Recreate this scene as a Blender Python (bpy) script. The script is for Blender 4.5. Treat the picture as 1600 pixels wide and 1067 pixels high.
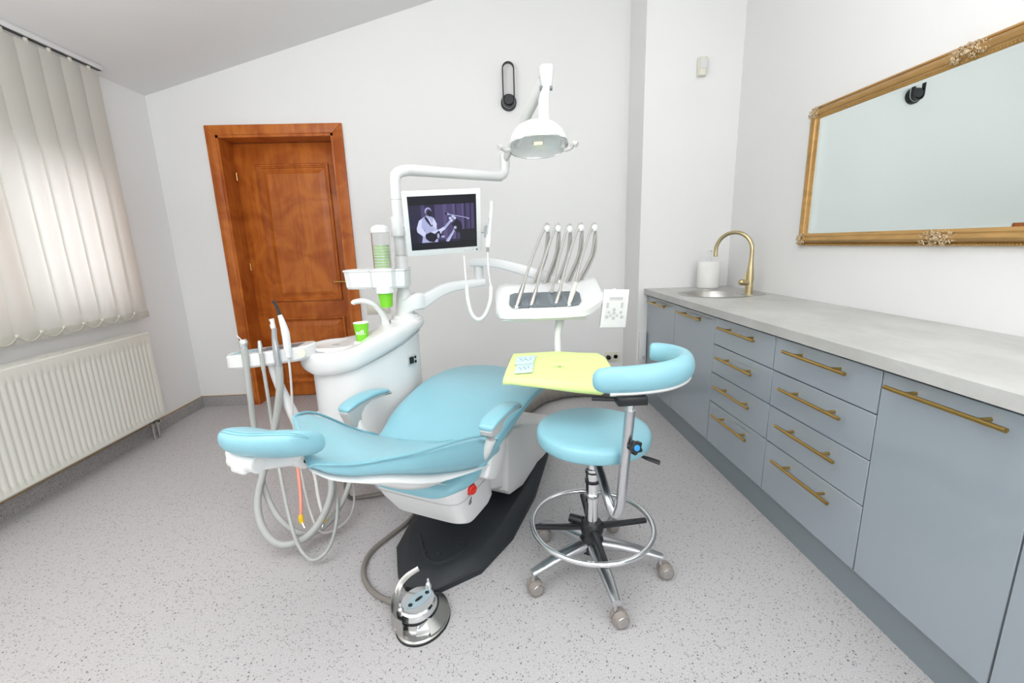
import bpy, bmesh, math, random
from mathutils import Vector, Matrix
random.seed(7)
for o in list(bpy.data.objects): bpy.data.objects.remove(o)
SC = bpy.context.scene
COL = SC.collection
# ------------------------------------------------------------------ camera
CAM_H, FPX = 1.25, 695.5
YAW, PITCH, ROLL = 0.0466, 0.21615, 0.03088
_f = Vector((math.sin(YAW)*math.cos(PITCH), math.cos(YAW)*math.cos(PITCH), -math.sin(PITCH)))
_r0 = Vector((math.cos(YAW), -math.sin(YAW), 0)); _d0 = _f.cross(_r0)
_r = _r0*math.cos(ROLL)+_d0*math.sin(ROLL); _d = -_r0*math.sin(ROLL)+_d0*math.cos(ROLL)
cam = bpy.data.cameras.new('camera'); cam.sensor_width = 36; cam.lens = FPX*36/1600; cam.clip_start = .02
camo = bpy.data.objects.new('camera', cam); COL.objects.link(camo); SC.camera = camo
camo.matrix_world = Matrix(((_r.x, -_d.x, -_f.x, 0), (_r.y, -_d.y, -_f.y, 0), (_r.z, -_d.z, -_f.z, CAM_H), (0, 0, 0, 1)))
# ------------------------------------------------------------------ world, lights, exposure
W = bpy.data.worlds.new('world'); SC.world = W; W.use_nodes = True
bg = W.node_tree.nodes['Background']; bg.inputs[0].default_value = (.93, .96, 1, 1); bg.inputs[1].default_value = 3.7
def area(name, loc, size, power, color=(1, 1, 1), rot=(0, 0, 0), sy=None):
    L = bpy.data.lights.new(name, 'AREA'); L.energy = power; L.color = color; L.size = size
    if sy: L.shape = 'RECTANGLE'; L.size_y = sy
    o = bpy.data.objects.new(name, L); o.location = loc; o.rotation_euler = rot; COL.objects.link(o); return o
area('ceiling_and_fill_light', (.5, .6, 2.95), 1.8, 18, (.98, .99, 1), (0, math.radians(-4), 0))
area('ceiling_and_fill_light', (1.0, -1.8, 1.9), 1.9, 36, (.98, .99, 1), (math.radians(86), 0, math.radians(34)))  # added fill from behind the camera, no ceiling lamp there
area('bounce_fill', (-1.3, .0, 1.6), 1.2, 80, (.98, .99, 1), (math.radians(178), 0, 0))  # added upward fill, stands in for a flash bounced off the ceiling
SC.view_settings.view_transform = 'Standard'; SC.view_settings.look = 'None'
SC.view_settings.exposure = 0.35; SC.view_settings.gamma = 1; SC.view_settings.use_curve_mapping = False

# ------------------------------------------------------------------ helpers
PI = math.pi; R = math.radians
def ray(x, y): return _r*((x-800)/FPX)+_d*((y-533.5)/FPX)+_f
O = Vector((0, 0, CAM_H))
def PY(x, y, Y): d = ray(x, y); return O+d*(Y/d.y)          # image point at a known depth of the room
def PZ(x, y, Z): d = ray(x, y); return O+d*((Z-CAM_H)/d.z)   # image point at a known height
def PX(x, y, X): d = ray(x, y); return O+d*(X/d.x)
class G:
    def __init__(s): s.v = []; s.f = []; s.m = []
    def add(s, v, f, mi=0, M=None):
        n = len(s.v); s.v += [tuple(M @ Vector(p)) if M else tuple(p) for p in v]
        s.f += [tuple(i+n for i in q) for q in f]; s.m += [mi]*len(f); return s
    def join(s, g, mi=None, M=None):
        n = len(s.v); s.v += [tuple(M @ Vector(p)) if M else tuple(p) for p in g.v]
        s.f += [tuple(i+n for i in q) for q in g.f]; s.m += [mi if mi is not None else k for k in g.m]; return s
def bev(g, w, seg=2, ang=30):
    bm = bmesh.new(); vs = [bm.verts.new(p) for p in g.v]
    for f in g.f:
        try: bm.faces.new([vs[i] for i in f])
        except ValueError: pass
    bmesh.ops.recalc_face_normals(bm, faces=bm.faces)
    es = [e for e in bm.edges if len(e.link_faces) == 2 and e.calc_face_angle(0) > R(ang)]
    bmesh.ops.bevel(bm, geom=es, offset=w, segments=seg, profile=.5, affect='EDGES', clamp_overlap=True)
    bm.verts.index_update(); r = G(); r.v = [tuple(v.co) for v in bm.verts]; r.f = [tuple(v.index for v in f.verts) for f in bm.faces]; r.m = [0]*len(r.f)
    bm.free(); return r
def box(x0, x1, y0, y1, z0, z1, b=0, seg=2):
    g = G().add([(x0,y0,z0),(x1,y0,z0),(x1,y1,z0),(x0,y1,z0),(x0,y0,z1),(x1,y0,z1),(x1,y1,z1),(x0,y1,z1)],
                [(0,3,2,1),(4,5,6,7),(0,1,5,4),(1,2,6,5),(2,3,7,6),(3,0,4,7)])
    return bev(g, b, seg) if b else g
def hexa(p, b=0, seg=2):   # eight corners: bottom ring, top ring
    g = G().add(p, [(0,3,2,1),(4,5,6,7),(0,1,5,4),(1,2,6,5),(2,3,7,6),(3,0,4,7)])
    return bev(g, b, seg) if b else g
def prism(poly, a, b, fn, bevw=0, seg=2, ang=30):   # fn(u, v, t) -> point
    n = len(poly); g = G()
    g.add([fn(u, v, a) for u, v in poly]+[fn(u, v, b) for u, v in poly],
          [tuple(range(n))[::-1], tuple(range(n, 2*n))]+[(i, (i+1) % n, (i+1) % n+n, i+n) for i in range(n)])
    return bev(g, bevw, seg, ang) if bevw else g
XY = lambda u, v, t: (u, v, t)
XZ = lambda u, v, t: (u, t, v)
YZ = lambda u, v, t: (t, u, v)
def spline(p, k=6):
    p = [Vector(q) for q in p]; out = []
    for i in range(len(p)-1):
        a = p[i-1] if i else p[0]*2-p[1]; b = p[i]; c = p[i+1]; d = p[i+2] if i+2 < len(p) else p[-1]*2-p[-2]
        for j in range(k):
            t = j/k; out.append(.5*((2*b)+(c-a)*t+(2*a-5*b+4*c-d)*t*t+(3*b-a-3*c+d)*t**3))
    return out+[p[-1]]
def tube(p, r, n=12, k=0, cap=True, closed=False, flat=None):
    if k: 
        rr = r
        p2 = spline(p, k)
        if isinstance(r, (list, tuple)):
            m = len(p2)-1; q = []
            for i in range(len(p2)):
                t = i/m*(len(r)-1); a = int(min(t, len(r)-2)); q.append(r[a]+(r[a+1]-r[a])*(t-a))
            rr = q
        p = p2; r = rr
    p = [Vector(q) for q in p]; N = len(p)
    if not isinstance(r, (list, tuple)): r = [r]*N
    T = []
    for i in range(N):
        if closed: t = p[(i+1) % N]-p[i-1]
        else: t = p[min(i+1, N-1)]-p[max(i-1, 0)]
        T.append(t.normalized())
    up = Vector((0, 0, 1)) if abs(T[0].z) < .9 else Vector((1, 0, 0))
    u = T[0].cross(up).normalized(); v = []; f = []
    fx, fy = flat if flat else (1, 1)
    for i in range(N):
        u = (u-T[i]*u.dot(T[i])).normalized(); w = T[i].cross(u)
        for j in range(n):
            a = 2*PI*j/n; v.append(p[i]+(u*math.cos(a)*fx+w*math.sin(a)*fy)*r[i])
    for i in range(N if closed else N-1):
        for j in range(n):
            a = i*n+j; b = i*n+(j+1) % n; i2 = (i+1) % N; f.append((a, b, i2*n+(j+1) % n, i2*n+j))
    if cap and not closed: f += [tuple(range(n))[::-1], tuple(range((N-1)*n, N*n))]
    return G().add(v, f)
def lathe(prof, c=(0, 0, 0), n=32, ax=None, cap=True):
    v = []; f = []; c = Vector(c)
    Q = Vector((0, 0, 1)).rotation_difference(Vector(ax)).to_matrix() if ax else Matrix.Identity(3)
    for r, z in prof:
        for j in range(n): a = 2*PI*j/n; v.append(c+Q @ Vector((r*math.cos(a), r*math.sin(a), z)))
    for i in range(len(prof)-1):
        for j in range(n): f.append((i*n+j, i*n+(j+1) % n, (i+1)*n+(j+1) % n, (i+1)*n+j))
    if cap: f += [tuple(range(n))[::-1], tuple(range((len(prof)-1)*n, len(prof)*n))]
    return G().add(v, f)
def loft(rings, cap=True, closed=True):
    n = len(rings[0]); v = [p for q in rings for p in q]; f = []
    for i in range(len(rings)-1):
        for j in range(n if closed else n-1): f.append((i*n+j, i*n+(j+1) % n, (i+1)*n+(j+1) % n, (i+1)*n+j))
    if cap: f += [tuple(range(n))[::-1], tuple(range((len(rings)-1)*n, len(rings)*n))]
    return G().add(v, f)
def sellip(n, a, b, e=.5, ph=0):
    o = []
    for j in range(n):
        t = 2*PI*j/n+ph; c, s = math.cos(t), math.sin(t)
        o.append((a*math.copysign(abs(c)**e, c), b*math.copysign(abs(s)**e, s)))
    return o
def interp(st, k):   # smooth in-between stations, tuples
    out = []
    for i in range(len(st)-1):
        A = st[max(i-1, 0)]; B = st[i]; Cc = st[i+1]; D = st[min(i+2, len(st)-1)]
        for j in range(k):
            t = j/k; out.append(tuple(.5*((2*b)+(c-a)*t+(2*a-5*b+4*c-d)*t*t+(3*b-a-3*c+d)*t**3) for a, b, c, d in zip(A, B, Cc, D)))
    return out+[st[-1]]

PARENT_M = {}
def link(name, g, mats, parent=None, ang=38, world=True, sub=0):
    me = bpy.data.meshes.new(name)
    inv = PARENT_M[parent.name].inverted() if (parent and world) else Matrix.Identity(4)
    me.from_pydata([inv @ Vector(p) for p in g.v], [], g.f); me.validate()
    if not isinstance(mats, (list, tuple)): mats = [mats]
    for m in mats: me.materials.append(m)
    if len(mats) > 1 and len(me.polygons) == len(g.m):
        for p, k in zip(me.polygons, g.m): p.material_index = k
    bm = bmesh.new(); bm.from_mesh(me); bmesh.ops.recalc_face_normals(bm, faces=bm.faces); bm.to_mesh(me); bm.free()
    me.polygons.foreach_set('use_smooth', [True]*len(me.polygons)); me.set_sharp_from_angle(angle=R(ang))
    o = bpy.data.objects.new(name, me); COL.objects.link(o)
    if parent: o.parent = parent
    PARENT_M[o.name] = PARENT_M[parent.name].copy() if parent else Matrix.Identity(4)
    if sub:
        s = o.modifiers.new('sub', 'SUBSURF'); s.levels = sub; s.render_levels = sub
    return o
def tag(o, label, cat, group=None, kind=None):
    o['label'] = label; o['category'] = cat
    if group: o['group'] = group
    if kind: o['kind'] = kind
    return o
def thing(name, label, cat, loc=(0, 0, 0), rotz=0, group=None):
    o = bpy.data.objects.new(name, None); COL.objects.link(o); o.location = loc; o.rotation_euler = (0, 0, rotz); o.empty_display_size = .05
    PARENT_M[o.name] = Matrix.Translation(Vector(loc)) @ Matrix.Rotation(rotz, 4, 'Z'); return tag(o, label, cat, group)
def struct(name, g, m, label=None, ang=38, parent=None):
    o = link(name, g, m, parent, ang)
    if not parent: o['kind'] = 'structure'
    if label: o['label'] = label
    return o

# ------------------------------------------------------------------ materials
def mat(name, col, rough=.5, metal=0, coat=0, spec=.5, noise=0, nscale=20, bump=0, bscale=60, trans=0, ior=1.45, emit=None, estr=0, alpha=1, stretch=None):
    m = bpy.data.materials.new(name); m.use_nodes = True; nt = m.node_tree; b = nt.nodes['Principled BSDF']
    b.inputs['Base Color'].default_value = (*col, 1); b.inputs['Roughness'].default_value = rough; b.inputs['Metallic'].default_value = metal
    b.inputs['Coat Weight'].default_value = coat; b.inputs['Coat Roughness'].default_value = .05; b.inputs['Specular IOR Level'].default_value = spec
    b.inputs['Transmission Weight'].default_value = trans; b.inputs['IOR'].default_value = ior; b.inputs['Alpha'].default_value = alpha
    tc = nt.nodes.new('ShaderNodeTexCoord'); src = tc.outputs['Object']
    if stretch:
        mp = nt.nodes.new('ShaderNodeMapping'); mp.inputs['Scale'].default_value = stretch; nt.links.new(src, mp.inputs[0]); src = mp.outputs[0]
    if noise:
        n = nt.nodes.new('ShaderNodeTexNoise'); n.inputs['Scale'].default_value = nscale; n.inputs['Detail'].default_value = 5
        nt.links.new(src, n.inputs[0]); r = nt.nodes.new('ShaderNodeValToRGB')
        r.color_ramp.elements[0].position = .3; r.color_ramp.elements[1].position = .7
        r.color_ramp.elements[0].color = (*[c*(1-noise) for c in col], 1); r.color_ramp.elements[1].color = (*[min(1, c*(1+noise)) for c in col], 1)
        nt.links.new(n.outputs[0], r.inputs[0]); nt.links.new(r.outputs[0], b.inputs['Base Color'])
    if bump:
        n = nt.nodes.new('ShaderNodeTexNoise'); n.inputs['Scale'].default_value = bscale; n.inputs['Detail'].default_value = 3; nt.links.new(src, n.inputs[0])
        bp = nt.nodes.new('ShaderNodeBump'); bp.inputs['Strength'].default_value = bump; bp.inputs['Distance'].default_value = .002
        nt.links.new(n.outputs[0], bp.inputs['Height']); nt.links.new(bp.outputs[0], b.inputs['Normal'])
    if emit: b.inputs['Emission Color'].default_value = (*emit, 1); b.inputs['Emission Strength'].default_value = estr
    return m
M = {}
M['wall'] = mat('white_wall_paint', (.83, .83, .825), .75, bump=.15, bscale=90, noise=.012, nscale=1.2)
M['ceil'] = mat('ceiling_paint', (.78, .78, .77), .85, noise=.012, nscale=1)
M['white'] = mat('white_plastic', (.77, .78, .78), .28, noise=.008, nscale=3, coat=.2)
M['whitem'] = mat('matt_white_plastic', (.70, .71, .70), .42, noise=.01, nscale=4)
M['grey_pl'] = mat('light_grey_plastic', (.50, .51, .51), .4, noise=.01, nscale=8)
M['dgrey_pl'] = mat('grey_panel', (.16, .19, .21), .35, noise=.03, nscale=9)
M['teal'] = mat('turquoise_vinyl', (.26, .53, .62), .34, bump=.25, bscale=420, noise=.02, nscale=3, coat=.15)
M['tealpipe'] = mat('turquoise_piping', (.22, .47, .55), .35, noise=.02, nscale=5)
M['rubber'] = mat('anthracite_rubber', (.022, .026, .030), .5, bump=.3, bscale=300, noise=.08, nscale=5)
M['black'] = mat('black_plastic', (.015, .016, .018), .35, noise=.05, nscale=9)
M['chrome'] = mat('chrome', (.80, .81, .82), .08, 1, noise=.01, nscale=4)
M['alu'] = mat('brushed_aluminium', (.62, .63, .65), .28, 1, noise=.03, nscale=12)
M['steel'] = mat('brushed_steel', (.52, .51, .49), .3, 1, noise=.05, nscale=40, stretch=(1, 1, 12))
M['brass'] = mat('brushed_brass', (.60, .42, .17), .25, 1, noise=.05, nscale=30)
M['brassd'] = mat('satin_gold_metal', (.50, .33, .10), .28, 1, noise=.06, nscale=30)
M['tap'] = mat('aged_brass', (.55, .46, .27), .3, 1, noise=.05, nscale=30)
M['hose'] = mat('grey_silicone_hose', (.42, .43, .41), .45, noise=.03, nscale=12)
M['hosew'] = mat('pale_grey_hose', (.60, .59, .57), .45, noise=.03, nscale=12)
M['hosed'] = mat('taupe_hose', (.22, .20, .18), .45, noise=.05, nscale=12)
M['taupe'] = mat('taupe_caster_plastic', (.30, .265, .24), .4, noise=.04, nscale=12)
M['cab'] = mat('blue_grey_gloss_lacquer', (.335, .385, .425), .10, noise=.008, nscale=2, coat=.6)
M['kick'] = mat('blue_grey_kickboard', (.225, .265, .285), .4, noise=.02, nscale=3)
M['dark'] = mat('cabinet_gap_shade', (.012, .013, .014), .6, noise=.05, nscale=8)  # near-black body colour, shade in the gaps between fronts is painted in
M['rad'] = mat('cream_radiator_enamel', (.74, .74, .675), .35, noise=.01, nscale=4)
M['hoseg'] = mat('grey_instrument_hose', (.42, .41, .39), .4, noise=.03, nscale=12)
M['lime'] = mat('lime_cloth', (.76, .93, .36), .75, bump=.3, bscale=70, noise=.03, nscale=6)
M['green'] = mat('green_paper', (.20, .62, .03), .6, noise=.02, nscale=8)
M['palegreen'] = mat('pale_green_paper', (.50, .74, .34), .6, noise=.02, nscale=8)
M['paper'] = mat('white_paper', (.86, .86, .84), .8, bump=.3, bscale=150, noise=.01, nscale=9)
M['cream'] = mat('cream_plastic', (.74, .72, .62), .4, noise=.01, nscale=9)
M['frame_w'] = mat('white_window_frame', (.8, .8, .8), .35, noise=.01, nscale=5)
M['groove'] = mat('panel_groove', (.20, .235, .255), .4, noise=.03, nscale=9)
M['red'] = mat('red_plastic', (.70, .03, .02), .3, noise=.02, nscale=9)
M['orange'] = mat('orange_plastic', (.85, .42, .03), .4, noise=.02, nscale=9)
M['salmon'] = mat('salmon_tube', (.85, .33, .25), .4, noise=.03, nscale=9)
M['yellow'] = mat('yellow_plastic', (.85, .55, .03), .4, noise=.02, nscale=9)
M['blue'] = mat('blue_cap', (.04, .32, .75), .35, noise=.02, nscale=9)
M['lblue'] = mat('pale_blue_sheet', (.62, .79, .85), .5, noise=.12, nscale=60)
M['bluegrey'] = mat('blue_grey_label', (.36, .47, .52), .35, noise=.02, nscale=9)
M['mirror'] = mat('mirror_glass', (.80, .875, .86), .008, 1, noise=.004, nscale=2)
M['glass'] = mat('clear_plastic', (.96, .97, .97), .06, trans=1, ior=1.2, noise=.005, nscale=4)
M['lens'] = mat('lamp_reflector', (.86, .88, .88), .22, .35, noise=.05, nscale=50)
M['bulb'] = mat('lamp_bulb_cover', (.9, .8, .55), .2, .3, noise=.05, nscale=50)
M['led'] = mat('white_strip', (.8, .8, .8), .5, noise=.01, nscale=9)
M['lcd'] = mat('dark_display', (.02, .025, .025), .2, noise=.05, nscale=9)
M['peach'] = mat('peach_render', (.62, .38, .27), .9, noise=.05, nscale=5)
M['ornament'] = mat('silvered_ornament', (.60, .47, .30), .4, .6, noise=.25, nscale=120)

def mat_gold():
    m = mat('antique_gold', (.50, .30, .11), .38, .55, noise=.16, nscale=30, stretch=(1, .25, 1)); return m
M['gold'] = mat_gold()
def nodes(m): return m.node_tree.nodes, m.node_tree.links
def mat_floor(name, base=(.50, .475, .475), dark=False):
    m = mat(name, base, .42); N, L = nodes(m); b = N['Principled BSDF']; tc = N.new('ShaderNodeTexCoord')
    def vor(scale, thr, soft):
        nz = N.new('ShaderNodeTexVoronoi'); nz.inputs['Scale'].default_value = scale; nz.inputs['Randomness'].default_value = 1
        ns = N.new('ShaderNodeTexNoise'); ns.inputs['Scale'].default_value = scale*1.5; mx = N.new('ShaderNodeVectorMath'); mx.operation = 'MULTIPLY_ADD'
        mx.inputs[1].default_value = (.8/scale,)*3; L.new(tc.outputs['Object'], ns.inputs[0]); L.new(ns.outputs['Color'], mx.inputs[0]); L.new(tc.outputs['Object'], mx.inputs[2])
        L.new(mx.outputs[0], nz.inputs[0])
        r = N.new('ShaderNodeMapRange'); r.inputs[1].default_value = thr; r.inputs[2].default_value = thr+soft; r.inputs[3].default_value = 1; r.inputs[4].default_value = 0
        L.new(nz.outputs['Distance'], r.inputs[0])
        sep = N.new('ShaderNodeSeparateColor'); L.new(nz.outputs['Color'], sep.inputs[0]); return r.outputs[0], sep.outputs
    def mix(fac, a, bcol, mul=1):
        mx = N.new('ShaderNodeMix'); mx.data_type = 'RGBA'; L.new(fac, mx.inputs[0])
        if isinstance(a, tuple): mx.inputs[6].default_value = (*a, 1)
        else: L.new(a, mx.inputs[6])
        mx.inputs[7].default_value = (*bcol, 1); return mx.outputs[2]
    def gate(fac, ch, lo):
        g = N.new('ShaderNodeMath'); g.operation = 'GREATER_THAN'; g.inputs[1].default_value = lo; L.new(ch, g.inputs[0])
        k = N.new('ShaderNodeMath'); k.operation = 'MULTIPLY'; L.new(g.outputs[0], k.inputs[0]); L.new(fac, k.inputs[1]); return k.outputs[0]
    ns = N.new('ShaderNodeTexNoise'); ns.inputs['Scale'].default_value = 260; ns.inputs['Detail'].default_value = 4; L.new(tc.outputs['Object'], ns.inputs[0])
    r = N.new('ShaderNodeValToRGB'); L.new(ns.outputs[0], r.inputs[0]); r.color_ramp.elements[0].position = .35; r.color_ramp.elements[1].position = .65
    r.color_ramp.elements[0].color = (*[c*.84 for c in base], 1); r.color_ramp.elements[1].color = (*[min(1, c*1.13) for c in base], 1)
    c = r.outputs[0]
    f1, s1 = vor(120, .28, .1); c = mix(gate(f1, s1[0], .62), c, tuple(x*.58 for x in base))
    f2, s2 = vor(75, .17, .05); c = mix(gate(f2, s2[1], .72), c, (.10, .09, .10))
    f3, s3 = vor(140, .26, .1); c = mix(gate(f3, s3[2], .7), c, tuple(min(1, x*1.4) for x in base))
    L.new(c, b.inputs['Base Color']); return m
M['floor'] = mat_floor('speckled_vinyl', (.50, .485, .49))
M['cove'] = mat_floor('speckled_vinyl_skirting', (.36, .345, .34))
def mat_wood():
    m = mat('cherry_veneer', (.3, .08, .02), .38, coat=.08, spec=.35); N, L = nodes(m); b = N['Principled BSDF']; tc = N.new('ShaderNodeTexCoord')
    mp = N.new('ShaderNodeMapping'); mp.inputs['Scale'].default_value = (14, 14, 1.0); L.new(tc.outputs['Object'], mp.inputs[0])
    n = N.new('ShaderNodeTexNoise'); n.inputs['Scale'].default_value = 2.2; n.inputs['Detail'].default_value = 8; n.inputs['Distortion'].default_value = .6; L.new(mp.outputs[0], n.inputs[0])
    n2 = N.new('ShaderNodeTexNoise'); n2.inputs['Scale'].default_value = 4.5; n2.inputs['Detail'].default_value = 2; n2.inputs['Distortion'].default_value = 1.2; L.new(tc.outputs['Object'], n2.inputs[0])
    a = N.new('ShaderNodeMath'); a.operation = 'MULTIPLY_ADD'; a.inputs[1].default_value = .62; L.new(n2.outputs[0], a.inputs[0])
    k = N.new('ShaderNodeMath'); k.operation = 'MULTIPLY'; k.inputs[1].default_value = .38; L.new(n.outputs[0], k.inputs[0]); L.new(k.outputs[0], a.inputs[2])
    r = N.new('ShaderNodeValToRGB'); r.color_ramp.elements[0].position = .38; r.color_ramp.elements[1].position = .62
    r.color_ramp.elements[0].color = (.36, .080, .010, 1); r.color_ramp.elements[1].color = (.56, .165, .027, 1)
    L.new(a.outputs[0], r.inputs[0]); L.new(r.outputs[0], b.inputs['Base Color']); return m
M['wood'] = mat_wood()
def mat_stone():
    m = mat('concrete_laminate', (.5, .5, .48), .42); N, L = nodes(m); b = N['Principled BSDF']; tc = N.new('ShaderNodeTexCoord')
    mp = N.new('ShaderNodeMapping'); mp.inputs['Scale'].default_value = (1.6, .9, 1.6); L.new(tc.outputs['Object'], mp.inputs[0])
    n = N.new('ShaderNodeTexNoise'); n.inputs['Scale'].default_value = 3; n.inputs['Detail'].default_value = 12; n.inputs['Roughness'].default_value = .68; L.new(mp.outputs[0], n.inputs[0])
    r = N.new('ShaderNodeValToRGB'); r.color_ramp.elements[0].position = .32; r.color_ramp.elements[1].position = .68
    r.color_ramp.elements[0].color = (.43, .43, .41, 1); r.color_ramp.elements[1].color = (.57, .57, .55, 1)
    L.new(n.outputs[0], r.inputs[0]); L.new(r.outputs[0], b.inputs['Base Color']); return m
M['stone'] = mat_stone()
def mat_blind():
    m = bpy.data.materials.new('blind_fabric'); m.use_nodes = True; N, L = nodes(m); b = N['Principled BSDF']
    b.inputs['Base Color'].default_value = (.72, .71, .65, 1); b.inputs['Roughness'].default_value = .8
    tc = N.new('ShaderNodeTexCoord'); n = N.new('ShaderNodeTexNoise'); n.inputs['Scale'].default_value = 300; L.new(tc.outputs['Object'], n.inputs[0])
    bp = N.new('ShaderNodeBump'); bp.inputs['Strength'].default_value = .2; bp.inputs['Distance'].default_value = .001; L.new(n.outputs[0], bp.inputs['Height']); L.new(bp.outputs[0], b.inputs['Normal'])
    t = N.new('ShaderNodeBsdfTranslucent'); t.inputs[0].default_value = (.95, .93, .90, 1)
    mx = N.new('ShaderNodeMixShader'); mx.inputs[0].default_value = .42; L.new(b.outputs[0], mx.inputs[1]); L.new(t.outputs[0], mx.inputs[2])
    L.new(mx.outputs[0], N['Material Output'].inputs[0]); return m
M['blind'] = mat_blind()
def emis(name, c, s=1.0):
    m = mat(name, (0, 0, 0), .3, emit=c, estr=s); return m

# ------------------------------------------------------------------ room shell
XL, XR, YB, YF = -2.425, 1.797, 3.65, -2.2
YS, XS = 3.30, 1.118      # projecting wall section
CZ = lambda x: 2.37+(x-XL)*.2814
DX0, DX1, DZ = -1.971, -1.12, 2.095
struct('floor', box(XL-.2, XR+.1, YF-.1, YB+.3, -.1, 0), M['floor'])
g = G()
g.join(box(XL, DX0, YB, YB+.25, 0, 3.8)); g.join(box(DX1, XR+.1, YB, YB+.25, 0, 3.8)); g.join(box(DX0, DX1, YB, YB+.25, DZ, 3.8))
g.join(box(DX0-.3, DX1+.3, YB+.25, YB+.3, 0, 2.6))
struct('wall_back', g, M['wall'])
struct('wall_section', box(XS, XR, YS, YB, 0, 3.8), M['wall'])
struct('wall_right', box(XR, XR+.1, YF, YB+.25, 0, 3.8), M['wall'])
struct('wall_front', box(XL-.2, XR+.1, YF-.1, YF, 0, 3.8), M['wall'])
WY0, WY1, WZ0, WZ1 = 1.15, 3.09, .95, 1.775
g = G(); g.join(box(XL-.25, XL, YF, YB+.25, 0, WZ0)); g.join(box(XL-.25, XL, YF, YB+.25, WZ1, 2.9))
g.join(box(XL-.25, XL, YF, WY0, WZ0, WZ1)); g.join(box(XL-.25, XL, WY1, YB+.25, WZ0, WZ1))
struct('wall_left', g, M['wall'])
struct('ceiling', hexa([(XL-.25, YF-.1, CZ(XL-.25)), (XR+.1, YF-.1, CZ(XR+.1)), (XR+.1, YB+.25, CZ(XR+.1)), (XL-.25, YB+.25, CZ(XL-.25)),
                        (XL-.25, YF-.1, 4), (XR+.1, YF-.1, 4), (XR+.1, YB+.25, 4), (XL-.25, YB+.25, 4)]), M['ceil'])
# skirting: vinyl turned up the wall with a thin cap strip
g = box(XL, XL+.012, YF, YB, 0, .088); g.join(box(XL, XL+.010, YF, YB, .088, .092), 1); 
struct('baseboard_left', g, [M['cove'], M['brass']])
g = box(XL, -2.041, YB-.012, YB, 0, .088); g.join(box(-1.048, XS, YB-.012, YB, 0, .088)); g.join(box(XL, -2.041, YB-.010, YB, .088, .092), 1); g.join(box(-1.048, XS, YB-.010, YB, .088, .092), 1)
struct('baseboard_back', g, [M['cove'], M['brass']])
# window behind the blind
g = G(); fw = .06
xw0, xw1 = XL-.16, XL-.10
for (y0, y1, z0, z1) in ((WY0, WY1, WZ0, WZ0+fw), (WY0, WY1, WZ1-fw, WZ1), (WY0, WY0+fw, WZ0+fw, WZ1-fw), (WY1-fw, WY1, WZ0+fw, WZ1-fw), (2.36, 2.46, WZ0+fw, WZ1-fw)):
    g.join(box(xw0, xw1, y0, y1, z0, z1, .006))
win = struct('window_1', g, M['frame_w'])
struct('window_pane', box(XL-.135, XL-.131, WY0+fw, WY1-fw, WZ0+fw, WZ1-fw), M['glass'], parent=win)
tag(link('neighbouring_house', prism([(-1.0, 0), (2.35, 0), (2.35, 2.4), (.7, 3.2), (-1.0, 2.4)], -4.6, -3.4, YZ), M['peach']), 'peach rendered house wall outside, behind the blind at the left edge', 'house')

# door
dr = struct('door_1', G().join(box(-1.962, -1.129, YB+.175, YB+.215, .005, 2.075, .003)), M['wood'], ang=30)
def frame_door():
    g = G(); xo0, xo1, zo = -2.041, -1.048, 2.163
    for poly in ([(xo0, 0), (DX0, 0), (DX0, DZ), (xo0, zo)], [(DX1, 0), (xo1, 0), (xo1, zo), (DX1, DZ)], [(xo0, zo), (DX0, DZ), (DX1, DZ), (xo1, zo)]):
        g.join(prism(poly, YB-.022, YB, XZ, .004))
    for poly in ([(DX0-.002, 0), (DX0+.018, 0), (DX0+.018, DZ), (DX0-.002, DZ)], [(DX1-.018, 0), (DX1+.002, 0), (DX1+.002, DZ), (DX1-.018, DZ)], [(DX0, DZ-.018), (DX1, DZ-.018), (DX1, DZ+.002), (DX0, DZ+.002)]):
        g.join(prism(poly, YB-.015, YB+.175, XZ))
    return g
struct('door_frame', frame_door(), M['wood'], parent=dr)
def moulding(x0, x1, z0, z1):
    g = G(); Y = YB+.175
    prof = [(0, 0), (.003, -.014), (.008, -.019), (.016, -.020), (.022, -.012), (.026, -.012), (.034, -.004), (.038, 0)]    # inward offset, height
    rings = []
    for cx, cz, sx, sz in ((x0, z0, 1, 1), (x1, z0, -1, 1), (x1, z1, -1, -1), (x0, z1, 1, -1), (x0, z0, 1, 1)):
        rings.append([(cx+sx*o, Y+h+.001, cz+sz*o) for o, h in prof])
    g.join(loft(rings, False, False))
    # raised field
    a = [(x0+.045, Y, z0+.045), (x1-.045, Y, z0+.045), (x1-.045, Y, z1-.045), (x0+.045, Y, z1-.045)]
    b = [(x0+.078, Y-.013, z0+.078), (x1-.078, Y-.013, z0+.078), (x1-.078, Y-.013, z1-.078), (x0+.078, Y-.013, z1-.078)]
    g.join(loft([a, b])); return g
struct('door_panel', moulding(-1.80, -1.235, .83, 1.92), M['wood'], parent=dr, ang=20)
struct('door_panel', moulding(-1.80, -1.235, .12, .70), M['wood'], parent=dr, ang=20)
Y = YB+.175
g = tube([(-1.160, Y, .985), (-1.160, Y-.045, .985)], .009, 12); g.join(tube([(-1.160, Y-.045, .985), (-1.185, Y-.05, .985), (-1.285, Y-.05, .988)], [.009, .0085, .007], 12, 4)); g.join(lathe([(.024, 0), (.024, .006), (.018, .009)], (-1.160, Y, .985), 24, (0, -1, 0)))
hd = struct('door_handle', g, M['brassd'], parent=dr)
g = lathe([(.022, 0), (.022, .004), (.016, .007)], (-1.165, Y, .895), 24, (0, -1, 0)); g.join(box(-1.170, -1.160, Y-.011, Y-.006, .885, .905, .002), 1)
struct('keyhole_plate', g, [M['brassd'], M['black']], parent=dr)
for z in (1.83, 1.13, .31):
    struct('hinge', tube([(-1.955, Y-.006, z-.03), (-1.955, Y-.006, z+.03)], .007, 10), M['brass'], parent=dr)

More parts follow.
